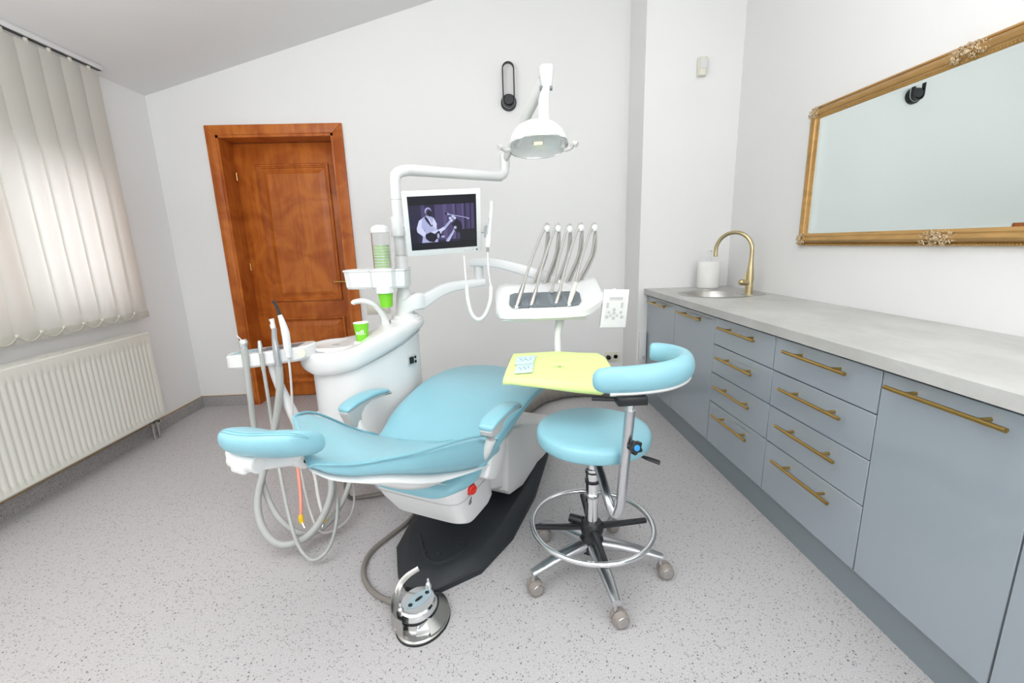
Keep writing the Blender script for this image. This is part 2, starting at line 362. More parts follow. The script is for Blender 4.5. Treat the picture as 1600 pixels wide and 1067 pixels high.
# ------------------------------------------------------------------ blind
bx = -2.345
bl = thing('vertical_blind', 'cream vertical slat blind hanging before the bright window', 'window blind', (bx, 2.2, .83))
g = G(); g.join(box(bx-.025, bx+.022, 1.0, 3.17, 2.368, 2.396, .004)); g.join(box(bx-.012, bx+.012, 1.0, 3.168, 2.3655, 2.3685), 1)
link('headrail', g, [M['white'], M['black']], bl)
sp, sw = .1245, .146
ys = [3.087-sp*i for i in range(17)]
for i, yc in enumerate(ys):
    rings = []
    for z in (.835, .89, .893, 1.5, 2.345):
        row = []
        for j in range(7):
            t = (j/6-.5); row.append((bx+.006*math.cos(t*PI)-t*.016, yc+t*sw, z))
        rings.append(row)
    s = link('slat', loft(rings, False, False), M['blind'], bl)
    link('carrier', box(bx-.006, bx+.006, yc-.008, yc+.008, 2.34, 2.368, .002), M['cream'], s)
    link('bottom_weight', box(bx+.002, bx+.008, yc-sw*.44, yc+sw*.44, .838, .882, .002), M['blind'], s)
    yb = yc-sw*.5+.008
    link('chain_clip', box(bx+.006, bx+.018, yb-.006, yb+.006, .872, .886, .002), M['cream'], s)
    if i < len(ys)-1:
        pts = [(bx+.014, yb-sp*t, .878-.036*math.sin(PI*t)) for t in [k/10 for k in range(11)]]
        link('bead_chain', tube(pts, .0016, 6), M['cream'], s)

# ------------------------------------------------------------------ radiator
rf = -2.300
ra = thing('radiator', 'cream ribbed panel radiator on the wall below the blind', 'radiator', (rf-.04, 2.2, .15))
ry0, ry1, rz0, rz1 = 1.26, 3.063, .152, .745
g = G(); pitch = .0352; n = int((ry1-ry0-.06)/pitch)
prof = [(ry1, 0), (ry1-.028, 0)]
y = ry1-.028
for i in range(n):
    prof += [(y-.005, -.0035), (y-.008, -.006), (y-.014, -.006), (y-.017, -.0035), (y-.022, 0), (y-pitch, 0)]; y -= pitch
prof += [(ry0, 0)]
zz = [(rz0, -.004, 0), (rz0+.006, 0, 0), (rz0+.035, 0, 0), (rz0+.05, 0, 1), (rz1-.085, 0, 1), (rz1-.07, 0, 0), (rz1-.03, 0, 0), (rz1-.006, -.001, 0), (rz1, -.01, 0)]
g.join(loft([[(rf+o+d*k, yy, z) for yy, d in prof] for z, o, k in zz], False, False))
g.join(box(rf-.02, rf-.012, ry0, ry1, rz0, rz1))
link('front_panel', g, M['rad'], ra, ang=25)
g = box(rf-.085, rf-.06, ry0, ry1, rz0+.01, rz1-.02, .003); link('rear_panel', g, M['rad'], ra)
g = box(rf-.09, rf-.004, ry1-.004, ry1+.002, rz0+.01, rz1-.004, .001); g.join(box(rf-.09, rf-.004, ry0-.002, ry0+.004, rz0+.01, rz1-.004, .001)); link('side_cover', g, M['rad'], ra)
g = G()
for k in range(5): g.join(box(rf-.092+k*.018, rf-.084+k*.018, ry0, ry1, rz1-.008, rz1+.004, .001))
yy = ry1-.02
while yy > ry0: g.join(box(rf-.092, rf-.006, yy-.004, yy, rz1-.008, rz1+.001)); yy -= .06
link('top_grille', g, M['rad'], ra)
link('vent_plug', lathe([(.013, 0), (.013, .02), (.009, .022), (.009, .034)], (rf-.045, ry1+.002, rz1-.03), 16, (0, 1, 0)), M['grey_pl'], ra)
for k, yv in enumerate((2.99, 3.035)):
    g = tube([(rf-.05, yv, .0), (rf-.05, yv, .11)], .009, 12); g.join(lathe([(.016, 0), (.016, .03), (.012, .032), (.012, .055)], (rf-.05, yv, .095), 6)); g.join(tube([(rf-.05, yv, .12), (rf-.02, yv, .12)], .011, 10))
    link('valve_pipe', g, M['steel'], ra)

# ------------------------------------------------------------------ wall fittings
wl = thing('wall_light', 'black pill-shaped loop wall light high on the back wall', 'wall light', (.20, YB, 2.28))
link('mounting_disc', lathe([(.058, 0), (.058, .022), (.055, .026)], (.20, YB, 2.283), 40, (0, -1, 0)), M['black'], wl)
def stad(r, w, y0, y1, zc0, zc1, xc):
    out = []; inn = []
    for j in range(33):
        a = PI*j/32; out.append((xc+r*math.cos(a), zc1+r*math.sin(a))); inn.append((xc+(r-w)*math.cos(a), zc1+(r-w)*math.sin(a)))
    for j in range(33):
        a = PI+PI*j/32; out.append((xc+r*math.cos(a), zc0+r*math.sin(a))); inn.append((xc+(r-w)*math.cos(a), zc0+(r-w)*math.sin(a)))
    n = len(out); rings = [[(x, y0, z) for x, z in out], [(x, y1, z) for x, z in out], [(x, y1, z) for x, z in inn], [(x, y0, z) for x, z in inn], [(x, y0, z) for x, z in out]]
    return loft(rings, False)
link('loop_frame', stad(.045, .0085, YB-.062, YB-.036, 2.285, 2.50, .20), M['black'], wl)
link('light_strip', stad(.047, .0015, YB-.034, YB-.028, 2.285, 2.50, .20), M['led'], wl)
link('centre_disc', lathe([(.037, 0), (.037, .03), (.034, .033)], (.20, YB-.026, 2.292), 32, (0, -1, 0)), M['black'], wl)
a = PY(1089, 108, YS)
g = prism([(-.03, 0), (.03, 0), (.03, .02), (.018, .042), (-.018, .042), (-.03, .02)], -.058, .058, lambda u, v, t: (1.505+u, YS-v, 2.385+t), .005)
ps = thing('motion_sensor', 'small cream alarm motion sensor high on the projecting wall', 'sensor', (1.505, YS, 2.385))
link('housing', g, M['cream'], ps); link('sensor_lens', box(1.482, 1.528, YS-.045, YS-.040, 2.37, 2.43, .004), M['whitem'], ps)
def socket(x0, x1, z0, z1, kind, label, cat, Y=YB):
    t = thing('wall_socket' if kind == 'socket' else 'light_switch', label, cat, ((x0+x1)/2, Y, z0))
    link('cover_plate', box(x0, x1, Y-.011, Y, z0, z1, .003), M['cream'], t)
    h = (x1-x0)/2
    for k in range(2):
        cx = x0+h*(k+.5); cz = (z0+z1)/2
        if kind == 'socket':
            g = lathe([(.021, 0), (.021, .002), (.018, .001), (.018, -.006)], (cx, Y-.011, cz), 24, (0, -1, 0)); s = link('socket_insert', g, M['cream'], t)
            if k == 0: link('plug', lathe([(.018, 0), (.018, .03), (.012, .038)], (cx, Y-.0115, cz), 20, (0, -1, 0)), M['black'], t)
            else: link('contact_hole', box(cx-.009, cx-.005, Y-.0135, Y-.011, cz-.002, cz+.002).join(box(cx+.005, cx+.009, Y-.0135, Y-.011, cz-.002, cz+.002)), M['black'], s)
        else: link('rocker', box(cx-h*.38, cx+h*.38, Y-.016, Y-.010, z0+.014, z1-.014, .002), M['cream'], t)
socket(.955, 1.085, .238, .322, 'socket', 'cream double wall socket with one black plug low on the back wall', 'wall socket')
socket(-1.0, -.815, .725, .825, 'switch', 'cream double switch plate on the wall right of the door', 'light switch')
jb = thing('wall_box', 'white plastic wall box low beside the grey cabinets', 'wall box', (1.155, YS, .33))
link('housing', box(1.13, 1.182, YS-.03, YS, .33, .56, .004), M['white'], jb); link('cover_latch', box(1.155, 1.172, YS-.034, YS-.030, .35, .375, .001), M['grey_pl'], jb)

# ------------------------------------------------------------------ cabinets
XF = 1.19
def handle(parent, yc, z, L=.318):
    xh = XF-.036
    g = tube([(xh, yc-L/2, z), (xh, yc+L/2, z)], .0065, 14)
    h = link('handle', g, M['brassd'], parent)
    for s in (-1, 1): link('standoff', tube([(XF+.001, yc+s*L*.3, z), (xh, yc+s*L*.3, z)], .0055, 12), M['brassd'], h)
def cabinet(name, label, y0, y1, fronts):
    c = thing(name, label, 'cabinet', ((XF+XR)/2, (y0+y1)/2, 0), 0, 'grey base cabinets')
    gb = box(XF+.028, XR-.003, y0+.001, y1-.001, .135, .74)
    if y0 < 2.2: gb = box(XF+.028, XR-.003, y0+.001, y1-.001, .135, .848)
    else: gb.join(box(XF+.028, XF+.044, y0+.001, y1-.001, .74, .848))
    link('body', gb, M['dark'], c)
    for kind, z0, z1, hz in fronts:
        f = link(kind, box(XF, XF+.02, y0+.0022, y1-.0022, z0+.0022, z1-.0022, .0012, 1), M['cab'], c)
        if hz: handle(f, (y0+y1)/2, hz)
DR = [('drawer', .693, .838, .798), ('drawer', .536, .693, .641), ('drawer', .373, .536, .482), ('drawer', .132, .373, .324)]
DO = [('door', .132, .838, .805)]
cabinet('base_cabinet', 'grey gloss cabinet with one tall door in the far corner against the back wall', 2.79, 3.297, DO)
cabinet('base_cabinet', 'grey gloss cabinet with one tall door below the sink tap, left of the drawers', 2.277, 2.79, DO)
cabinet('drawer_cabinet', 'narrower looking far unit of four grey gloss drawers with brass bars', 1.765, 2.277, DR)
cabinet('drawer_cabinet', 'near unit of four grey gloss drawers beside the wide front door', 1.246, 1.765, DR)
cabinet('base_cabinet', 'nearest whole grey gloss door with a long brass bar, right of the drawers', .832, 1.246, [('door', .132, .838, .803)])
cabinet('base_cabinet', 'grey gloss cabinet cut off at the lower right corner of the view', .32, .832, DO)
tag(link('kickboard', box(1.212, 1.228, .32, 3.297, 0, .131), M['kick']), 'blue grey plinth board running along the floor under the cabinets', 'kickboard')
# worktop with round cut-out
def worktop():
    x0, x1, y0, y1, z0, z1 = 1.160, XR-.002, .30, YS-.002, .850, .890; cx, cy, r = 1.475, 2.84, .205
    bm = bmesh.new(); n = 48
    def ring(z):
        o = [bm.verts.new(p) for p in ((x0, y0, z), (x1, y0, z), (x1, y1, z), (x0, y1, z))]
        c = [bm.verts.new((cx+r*math.cos(2*PI*j/n), cy+r*math.sin(2*PI*j/n), z)) for j in range(n)]
        eo = [bm.edges.new((o[i], o[(i+1) % 4])) for i in range(4)]; ec = [bm.edges.new((c[i], c[(i+1) % n])) for i in range(n)]
        bmesh.ops.triangle_fill(bm, edges=eo+ec, use_beauty=True); return o, c
    o0, c0 = ring(z0); o1, c1 = ring(z1)
    for a, b in ((o0, o1), (c0, c1)):
        k = len(a)
        for i in range(k): bm.faces.new((a[i], a[(i+1) % k], b[(i+1) % k], b[i]))
    bm.verts.index_update(); g = G(); g.v = [tuple(v.co) for v in bm.verts]; g.f = [tuple(v.index for v in f.verts) for f in bm.faces]; g.m = [0]*len(g.f); bm.free(); return g
tag(link('worktop', worktop(), M['stone'], ang=30), 'long pale grey concrete look worktop over the grey cabinets', 'worktop')
sk = thing('sink', 'round stainless steel sink bowl let into the worktop', 'sink', (1.475, 2.84, .75))
g = lathe([(.228, .8902), (.230, .8925), (.205, .893), (.196, .886), (.185, .80), (.16, .765), (.05, .757), (.0, .756)], (1.475, 2.84, 0), 56, cap=False)
link('bowl', g, M['steel'], sk, ang=50)
g = sellip(40, .085, .085, 1); link('tap_ledge', prism([(1.665+u, 2.765+v) for u, v in g], .8904, .8935, XY, .001), M['steel'], sk)
link('drain', lathe([(.03, .757), (.03, .760), (.022, .7605), (.018, .758)], (1.475, 2.84, 0), 24), M['chrome'], sk)
link('overflow_plate', lathe([(.016, 0), (.016, .003)], (1.655, 2.80, .85), 16, (-1, .2, .1)), M['black'], sk)
tp = thing('tap', 'tall swan neck brass tap standing behind the round sink', 'tap', (1.665, 2.80, .89))
bx0 = Vector((1.668, 2.79, .893))
g = lathe([(.028, 0), (.028, .006), (.0235, .008), (.0235, .10), (.021, .13), (.017, .17), (.013, .21), (.0125, .275)], bx0, 28); link('tap_body', g, M['tap'], tp)
sd = Vector((-.62, .78, 0)).normalized()
arc = [bx0+Vector((0, 0, .26))]
for k in range(13):
    a = PI*k/12*1.02; arc.append(bx0+Vector((0, 0, .27))+sd*(.115*(1-math.cos(a)))+Vector((0, 0, .115*math.sin(a))))
arc.append(arc[-1]+Vector((0, 0, -.012)))
link('spout', tube(arc, .0125, 16, 2), M['tap'], tp); link('aerator', lathe([(.0135, 0), (.0135, .02)], arc[-1]-Vector((0, 0, .02)), 20), M['tap'], tp)
hv = Vector((-.86, -.18, .10)).normalized()
link('lever', tube([bx0+Vector((0, 0, .065)), bx0+Vector((0, 0, .065))+hv*.07, bx0+Vector((0, 0, .065))+hv*.078], [.019, .019, .012], 20).join(tube([bx0+Vector((0, 0, .068))+hv*.03, bx0+Vector((-.035, .0, .13))], .004, 8)), M['tap'], tp)
rc = (1.585, 3.17)
kr = thing('paper_roll', 'white kitchen paper roll on a wire stand beside the sink', 'paper roll', (*rc, .89))
g = lathe([(.02, 0), (.074, .0), (.076, .003), (.076, .182), (.073, .186), (.022, .186), (.02, .16)], (*rc, .8985), 40); link('roll', g, M['paper'], kr)
g = lathe([(.08, 0), (.08, .004), (.078, .006)], (*rc, .8905), 40); g.join(tube([(rc[0]-.014, rc[1], .90), (rc[0]-.014, rc[1], 1.14), (rc[0]-.010, rc[1], 1.153), (rc[0], rc[1], 1.158), (rc[0]+.010, rc[1], 1.153), (rc[0]+.014, rc[1], 1.14), (rc[0]+.014, rc[1], .90)], .0025, 8, 3))
link('wire_stand', g, M['chrome'], kr)

# ------------------------------------------------------------------ mirror
my0, my1, mz0, mz1 = .52, 2.528, 1.190, 1.912
mr = thing('wall_mirror', 'large wall mirror in an ornate antique gold frame above the worktop', 'mirror', (XR, (my0+my1)/2, mz0))
link('mirror_glass', box(XR-.012, XR-.008, my0+.06, my1-.06, mz0+.05, mz1-.05), M['mirror'], mr)
bv = []
for o, x in ((.062, XR-.0135), (.078, XR-.0122)): bv.append([(x, my0+o, mz0+o), (x, my1-o, mz0+o), (x, my1-o, mz1-o), (x, my0+o, mz1-o), (x, my0+o, mz0+o)])
link('bevelled_edge', loft(bv, False, False), M['mirror'], mr)
prof = [(0, 0), (0, .016), (.004, .021), (.009, .021), (.012, .017), (.018, .030), (.030, .036), (.042, .030), (.047, .023), (.052, .024), (.056, .020), (.064, .016), (.066, .012), (.066, .004)]
def fr(o, h, y, z, sy, sz): return (XR-h, y+sy*o, z+sz*o)
rings = [[fr(o, h, y, z, sy, sz) for o, h in prof] for y, z, sy, sz in ((my0, mz0, 1, 1), (my1, mz0, -1, 1), (my1, mz1, -1, -1), (my0, mz1, 1, -1), (my0, mz0, 1, 1))]
fro = link('frame', loft(rings, False, False), M['gold'], mr, ang=50)
def bead_row():
    g = G(); s = .0115
    def ball(c, r):
        g.join(lathe([(.0005, -r), (r*.8, -r*.6), (r, 0), (r*.8, r*.6), (.0005, r)], c, 8))
    y = my0+.02
    while y < my1-.02: ball((XR-.0215, y, mz0+.0065), .0036); ball((XR-.020, y, mz1-.058), .003); y += s
    z = mz0+.02
    while z < mz1-.02: ball((XR-.0215, my1-.0065, z), .0032); z += s
    return g
link('beading', bead_row(), M['brassd'], fro)
def ornament(yc, zc, ly, lz, seed, curls):
    rd = random.Random(seed); g = G()
    for i in range(curls*4):
        a = rd.uniform(0, 2*PI); q = math.sqrt(rd.uniform(.02, 1)); y0 = yc+math.cos(a)*ly*.46*q; z0 = zc+math.sin(a)*lz*.44*q
        r_ = rd.uniform(.004, .009); b = rd.uniform(0, 2*PI); sg = rd.choice((-1, 1)); x0 = XR-.030-.007*(1-q)
        p = [(x0-.002*math.sin(PI*t/6), y0+r_*(1-.09*t)*math.cos(b+sg*t*.7), z0+r_*(1-.09*t)*math.sin(b+sg*t*.7)) for t in range(7)]
        g.join(tube(p, [.0024*(1-.08*k) for k in range(7)], 6))
    for k in (-1, 1):
        p = [(XR-.040, yc+k*ly*.11*(1-.6*t/8)*math.cos(t*.8)+k*ly*.05, zc+lz*.22*(1-.6*t/8)*math.sin(t*.8)) for t in range(9)]
        g.join(tube(p, .0030, 7))
    for i in range(curls):
        a = 2*PI*i/curls; g.join(lathe([(.0005, -.003), (.003, 0), (.0005, .003)], (XR-.031, yc+math.cos(a)*ly*.5, zc+math.sin(a)*lz*.46), 7))
    g.join(lathe([(.0005, -.006), (.009, -.003), (.010, .002), (.0005, .008)], (XR-.037, yc, zc), 10, (-1, 0, 0)))
    return g
for i, (yc, zc, ly, lz, c) in enumerate(((1.71, mz1-.032, .16, .062, 16), (1.71, mz0+.032, .16, .062, 16), (my1-.040, mz1-.032, .085, .062, 11), (my1-.034, mz0+.036, .07, .075, 11))):
    link('ornament', ornament(yc, zc, ly, lz, i, c), M['ornament'], fro)

# ------------------------------------------------------------------ dental chair (local frame: x across, y to the feet)
CA = R(27)
ch = thing('dental_chair', 'turquoise reclined dental chair on a black floor plate', 'dental chair', (-.25, 1.67, 0), -CA)
def clink(name, g, m, parent=None, **k): return link(name, g, m, parent or ch, world=False, **k)
# floor plate
bp = [(-.16, -.09), (-.06, -.21), (.01, -.255), (.12, -.235), (.23, -.07), (.262, .16), (.235, .50), (.15, .93), (.10, 1.12), (-.22, 1.12), (-.31, .60), (-.27, .25)]
def inset(poly, d, c):
    return [(c[0]+(u-c[0])*(1-d/math.hypot(u-c[0], v-c[1])), c[1]+(v-c[1])*(1-d/math.hypot(u-c[0], v-c[1]))) for u, v in poly]
cc = (-.01, .3)
rings = [[(u, v, 0) for u, v in bp], [(u, v, .022) for u, v in bp], [(u, v, .030) for u, v in inset(bp, .008, cc)], [(u, v, .056) for u, v in inset(bp, .055, cc)], [(u, v, .060) for u, v in inset(bp, .07, cc)]]
base = clink('floor_plate', loft(rings), M['rubber'], ang=25)
g = G()
for (u, v) in ((-.05, -.06), (.0, -.11), (.06, -.10), (.10, -.02)): g.join(lathe([(.011, 0), (.011, .004), (.007, .006)], (u, v, .060), 16))
rg = [(-.09, -.02), (-.03, -.085), (.04, -.145), (.10, -.13), (.145, -.03), (.13, .02)]
clink('bolt_cap', g, M['rubber'], base)
clink('moulded_rib', tube([(u, v, .059) for u, v in rg], .006, 8, 5), M['rubber'], base)
# link arm and shrouds
poly = [(-.05, .46), (.10, .485), (.33, .455), (.66, .335), (.95, .26), (1.02, .20), (1.02, .06), (.80, .062), (.42, .10), (.26, .165), (.10, .24), (-.02, .30)]
clink('link_arm', prism(poly, -.17, .17, YZ, .02, 3), M['white'])
poly = [(.30, .40), (.36, .425), (.66, .335), (.96, .25), (.98, .12), (.78, .13), (.60, .10), (.45, .085), (.30, .12), (.27, .155)]
clink('arm_shroud', prism(poly, -.19, .192, YZ, .012, 3), M['whitem'])
# housing under the seat
def rr(zz, wx, y0, y1, ox=0, e=.32, n=40):
    return [(ox+u, (y0+y1)/2+v, zz) for u, v in sellip(n, wx, (y1-y0)/2, e)]
hs = [(.210, .115, -.06, .08, .062), (.217, .148, -.095, .11, .050), (.235, .168, -.125, .14, .034), (.30, .186, -.155, .14, .010), (.36, .205, -.175, .14, 0), (.40, .21, -.185, .13, 0), (.425, .205, -.18, .12, 0)]
hous = clink('drive_housing', loft([rr(*s) for s in hs]), M['white'], ang=30)
clink('housing_seam', tube([(p[0]*1.003, p[1]-.001, p[2]) for p in rr(.335, .202, -.167, .14, 0)], .0016, 6, closed=True), M['grey_pl'], hous)
sb = clink('emergency_switch', lathe([(.0, 0), (.024, 0), (.024, .008), (.019, .010), (.019, .022), (.016, .025), (0, .025)], (.199, -.075, .365), 24, (1, -.3, 0)).join(box(.218, .228, -.092, -.070, .361, .369, .002)), M['red'], hous)
clink('switch_surround', lathe([(.0, 0), (.027, 0), (.027, .004), (0, .004)], (.196, -.080, .365), 24, (1, -.3, 0)), M['orange'], sb)
clink('power_socket', lathe([(.0, 0), (.011, 0), (.011, .006), (0, .006)], (.192, -.07, .318), 18, (1, -.2, 0)).join(lathe([(.0, 0), (.011, 0), (.011, .006), (0, .006)], (.191, -.07, .303), 18, (1, -.2, 0))), M['dgrey_pl'], hous)
# cushions
def pad(st, k=5, n=44, e1=.42, e2=.7):
    """stations: s, half width, edge height, centre height, thickness, centre shift"""
    rings = []
    for s, hw, ze, zc, th, ox in interp(st, k):
        row = []
        for j in range(n):
            t = 2*PI*j/n; c, q = math.cos(t), math.sin(t)
            u = math.copysign(abs(c)**e1, c); h = math.copysign(abs(q)**e2, q)
            top = zc+(ze-zc)*abs(u)**2.6
            z = top-th/2+h*th/2 if h < 0 else top-th/2+h*th/2
            row.append((ox+hw*u, s, z))
        rings.append(row)
    return loft(rings)
seat = [(-.10, .20, .470, .46, .05, 0), (-.07, .25, .492, .475, .07, 0), (.0, .262, .515, .50, .075, 0), (.14, .285, .562, .545, .07, -.008), (.38, .298, .604, .588, .055, -.014), (.58, .297, .606, .592, .045, -.016), (.70, .265, .598, .588, .042, -.02), (.76, .21, .592, .584, .038, -.02), (.79, .15, .586, .58, .03, -.02), (.80, .12, .578, .576, .012, -.02)]
sc = clink('seat_cushion', pad(seat), M['teal'], ang=60)
def edge(st, side, dz, out, s0, s1, k=6):
    return [(ox+side*(hw+out), s, ze-dz) for s, hw, ze, zc, th, ox in interp(st, k) if s0 <= s <= s1]
clink('piping', tube(edge(seat, 1, .018, -.003, -.05, .72), .004, 8).join(tube(edge(seat, 1, .034, -.003, -.05, .72), .003, 8)), M['tealpipe'], sc)
g = pad([(-.20, .15, .405, .40, .03, 0), (-.18, .19, .43, .42, .05, 0), (-.10, .225, .455, .45, .085, 0), (.0, .235, .48, .47, .10, 0), (.10, .23, .50, .49, .09, 0)], 4)
clink('seat_roll', g, M['teal'], ang=60)
BK = [((.250, .095, .480), (-.25, .07, .42), .03, .01), ((.262, .070, .508), (-.262, .05, .435), .07, .02), ((.265, 0, .550), (-.26, .01, .465), .11, .03), ((.266, -.05, .582), (-.257, -.05, .51), .13, .035), ((.263, -.12, .608), (-.254, -.10, .54), .135, .035),
      ((.258, -.22, .637), (-.247, -.18, .592), .125, .035), ((.25, -.32, .660), (-.232, -.26, .652), .105, .035), ((.24, -.42, .683), (-.21, -.34, .708), .08, .035), ((.212, -.50, .700), (-.192, -.40, .742), .062, .032), ((.172, -.58, .715), (-.168, -.45, .760), .05, .025), ((.145, -.635, .735), (-.152, -.48, .768), .042, .015), ((.125, -.662, .745), (-.14, -.50, .769), .028, .005), ((.11, -.672, .742), (-.13, -.508, .764), .012, 0)]
def flatst(S): return [tuple(a)+tuple(b)+(t, d) for a, b, t, d in S]
def padLR(S, k=5, n=48, e1=.30, e2=.55, off=0, ins=1.0):
    rings = []
    for q in interp(flatst(S), k):
        A, B, th, dip = Vector(q[0:3]), Vector(q[3:6]), q[6], q[7]; row = []
        for j in range(n):
            t = 2*PI*j/n; c, v = math.cos(t), math.sin(t)
            u = math.copysign(abs(c)**e1, c)*ins; h = math.copysign(abs(v)**e2, v)
            p = (A+B)/2+(A-B)*(u/2); z = p.z-dip*(1-abs(u)**2.6)-th/2+h*th/2-off; row.append((p.x*(1-.0*h), p.y, z))
        rings.append(row)
    return loft(rings)
bc = clink('backrest_cushion', padLR(BK), M['teal'], ang=60)
fs = interp(flatst(BK[1:]), 6)
perR = [Vector(q[0:3])+Vector((.000, 0, -.008)) for q in fs]; perL = [Vector(q[3:6])+Vector((0, 0, -.008)) for q in fs][::-1]
clink('piping', tube(perR+perL, .0045, 8), M['tealpipe'], bc)
q = flatst(BK)[5]; A, B = Vector(q[0:3]), Vector(q[3:6])
clink('seam', tube([(A+B)/2+(A-B)*(u/20)+Vector((0, 0, -q[7]*(1-abs(u/10)**2.6)+.001)) for u in range(-9, 10)], .0015, 6), M['tealpipe'], bc)
SB = [(a, b, t, d) for (a, b, _, d), t in zip(BK[2:], (.03, .03, .03, .045, .06, .055, .045, .035, .03, .03, .02))]
def shellLR():
    rings = []
    base = BK[2:]; F = interp([tuple(a)+tuple(b)+(t, d, s2) for (a, b, t, d), s2 in zip(base, (.03, .03, .034, .055, .080, .084, .066, .046, .036, .030, .02))], 5)
    for q in F:
        A, B = Vector(q[0:3]), Vector(q[3:6]); row = []
        for j in range(48):
            t = 2*PI*j/48; c, v = math.cos(t), math.sin(t); u = math.copysign(abs(c)**.4, c)*(.985 if v > 0 else .80); h = math.copysign(abs(v)**.7, v)
            p = (A+B)/2+(A-B)*(u/2); row.append((p.x, p.y, p.z-q[6]*.93-q[8]/2+h*q[8]/2))
        rings.append(row)
    return loft(rings)
clink('back_shell', shellLR(), M['white'], ang=60)
for s in (-1, 1):
    g = prism([(-.05, .40), (.0, .47), (.05, .52), (.11, .53), (.13, .50), (.12, .42), (.09, .37), (.02, .355)], s*.215, s*.262, YZ, .012, 3)
    clink('hinge_cover', g, M['white'])
# armrests
for s, wx, sh in ((-1, -.345, .0), (1, .288, .0)):
    w0 = wx; q_ = .022 if s > 0 else 0; tops = [(a_+q_, b_, c_+q_*.3, d_+q_*.3, e_, f_) for a_, b_, c_, d_, e_, f_ in [(-.115, .022, .622, .620, .016, w0), (-.105, .031, .630, .629, .022, w0), (-.06, .035, .642, .642, .024, w0), (.02, .036, .648, .648, .024, w0), (.09, .033, .641, .641, .022, w0), (.14, .026, .628, .628, .018, w0), (.155, .016, .622, .622, .010, w0)]]
    ar = clink('armrest', prism([(a_+q_, b_+q_*.3) for a_, b_ in [(-.118, .606), (-.06, .622), (.02, .629), (.09, .622), (.15, .607), (.168, .612), (.165, .599), (.10, .606), (.03, .610), (-.01, .600), (-.035, .575), (-.04, .53 if s < 0 else .575), (-.085, .53 if s < 0 else .575), (-.11, .585)]], w0-.024, w0+.024, YZ, .006, 3), M['grey_pl'])
    clink('arm_pad', pad(tops, 4, 28, .6, .8), M['teal'], ar, ang=60)
    clink('arm_bracket', tube([(w0, -.05, .565), (w0-s*.03, -.05, .50), (w0-s*.07, -.02, .46)], .018, 12, 4), M['whitem'], ar)
# headrest
hr = [(-.155, .05), (-.150, .075), (-.12, .088), (-.06, .088), (.0, .080), (.06, .088), (.12, .09), (.15, .075), (.155, .05)]
HY, HZ, HT = -.695, .800, R(20)
hst = interp([(-.112, .008, .006), (-.109, .030, .020), (-.095, .056, .032), (-.055, .066, .036), (0, .064, .035), (.055, .066, .036), (.095, .056, .032), (.109, .030, .020), (.112, .008, .006)], 4)
rings = []
for x, hy, hz in hst:
    row = []
    for u, v in sellip(28, hy, hz, .8):
        row.append((x+.030, HY+.17*x+u*math.cos(HT)-.02*math.cos(x/.112*PI/2), HZ+.035*x-u*math.sin(HT)+v+.12*x*x))
    rings.append(row)
hd = clink('headrest', loft(rings), M['teal'], ang=60)
st1 = []; st2 = []
for i, r_ in enumerate(rings[2:-2]):
    st1.append(Vector(r_[10])+Vector((0, -.0006, .0006))); st2.append(Vector(r_[11])+Vector((0, -.0006, .0006)))
clink('stitching', tube(st1, .0011, 6).join(tube(st2, .0011, 6)), M['tealpipe'], hd)
g = box(-.050, .0, HY-.068, HY-.01, .732, .768, .008, 3); g.join(box(-.09, .02, HY-.05, HY+.02, .750, .775, .006))
hm = clink('headrest_mount', g, M['white'], hd)
g = tube([(-.06, -.740, .758), (.028, -.740, .758)], .0215, 24); g.join(tube([(-.05, -.628, .716), (.045, -.628, .716)], .0205, 24)); g.join(prism([(-.74, .740), (-.74, .774), (-.628, .730), (-.628, .700)], -.03, .025, YZ, .006))
clink('headrest_joint', g, M['white'], hd)
clink('joint_cap', lathe([(.0, 0), (.018, 0), (.018, .002), (0, .002)], (.028, -.740, .758), 24, (1, 0, 0)), M['whitem'], hd)
clink('joint_screw', lathe([(.0, 0), (.006, 0), (.006, .003), (0, .003)], (.045, -.628, .716), 14, (1, 0, 0)), M['black'], hd)
clink('headrest_stem', tube([(.0, -.625, .705), (.0, -.57, .69), (.0, -.50, .66)], .014, 12), M['chrome'], hd)
# black sensor cable clip under the shell
clink('safety_strip', tube([(-.20, -.17, .44), (-.08, -.205, .425), (.02, -.20, .425), (.04, -.195, .44)], .005, 8, 5), M['black'])

# ------------------------------------------------------------------ stool
SX, SY = .352, 1.487
st = thing('operator_stool', 'turquoise round dentist stool with curved arm support on five casters', 'stool', (SX, SY, 0))
z0 = .545
link('seat', lathe([(.0, z0), (.192, z0), (.199, z0+.003), (.202, z0+.010), (.2035, z0+.025), (.203, z0+.038), (.199, z0+.047), (.190, z0+.053), (.17, z0+.056), (.08, z0+.0585), (.0, z0+.059)], (SX, SY, 0), 64), M['teal'], st, ang=60)
link('seat_plate', lathe([(0, z0-.012), (.10, z0-.012), (.17, z0), (0, z0)], (SX, SY, 0), 40), M['black'], st)
link('column', lathe([(.022, .12), (.0225, .30), (.026, .302), (.026, .33), (.0235, .333), (.0235, .40), (.026, .402), (.026, .435), (.022, .437), (.022, z0-.012)], (SX, SY, 0), 28), M['chrome'], st)
link('column_collar', lathe([(.0275, .378), (.0275, .388)], (SX, SY, 0), 24).join(lathe([(.0275, .418), (.0275, .424)], (SX, SY, 0), 24)), M['black'], st)
link('height_lever', tube([(SX+.03, SY-.0, .52), (SX+.12, SY-.03, .505), (SX+.18, SY-.05, .49)], .005, 8).join(tube([(SX+.165, SY-.045, .493), (SX+.185, SY-.052, .488), (SX+.225, SY-.066, .476)], [.006, .011, .012], 12, 3, flat=(1, .6))), M['black'], st)
hub = link('base_hub', lathe([(.0, .09), (.035, .09), (.05, .10), (.052, .125), (.04, .15), (.03, .165), (.0, .165)], (SX, SY, 0), 32), M['black'], st)
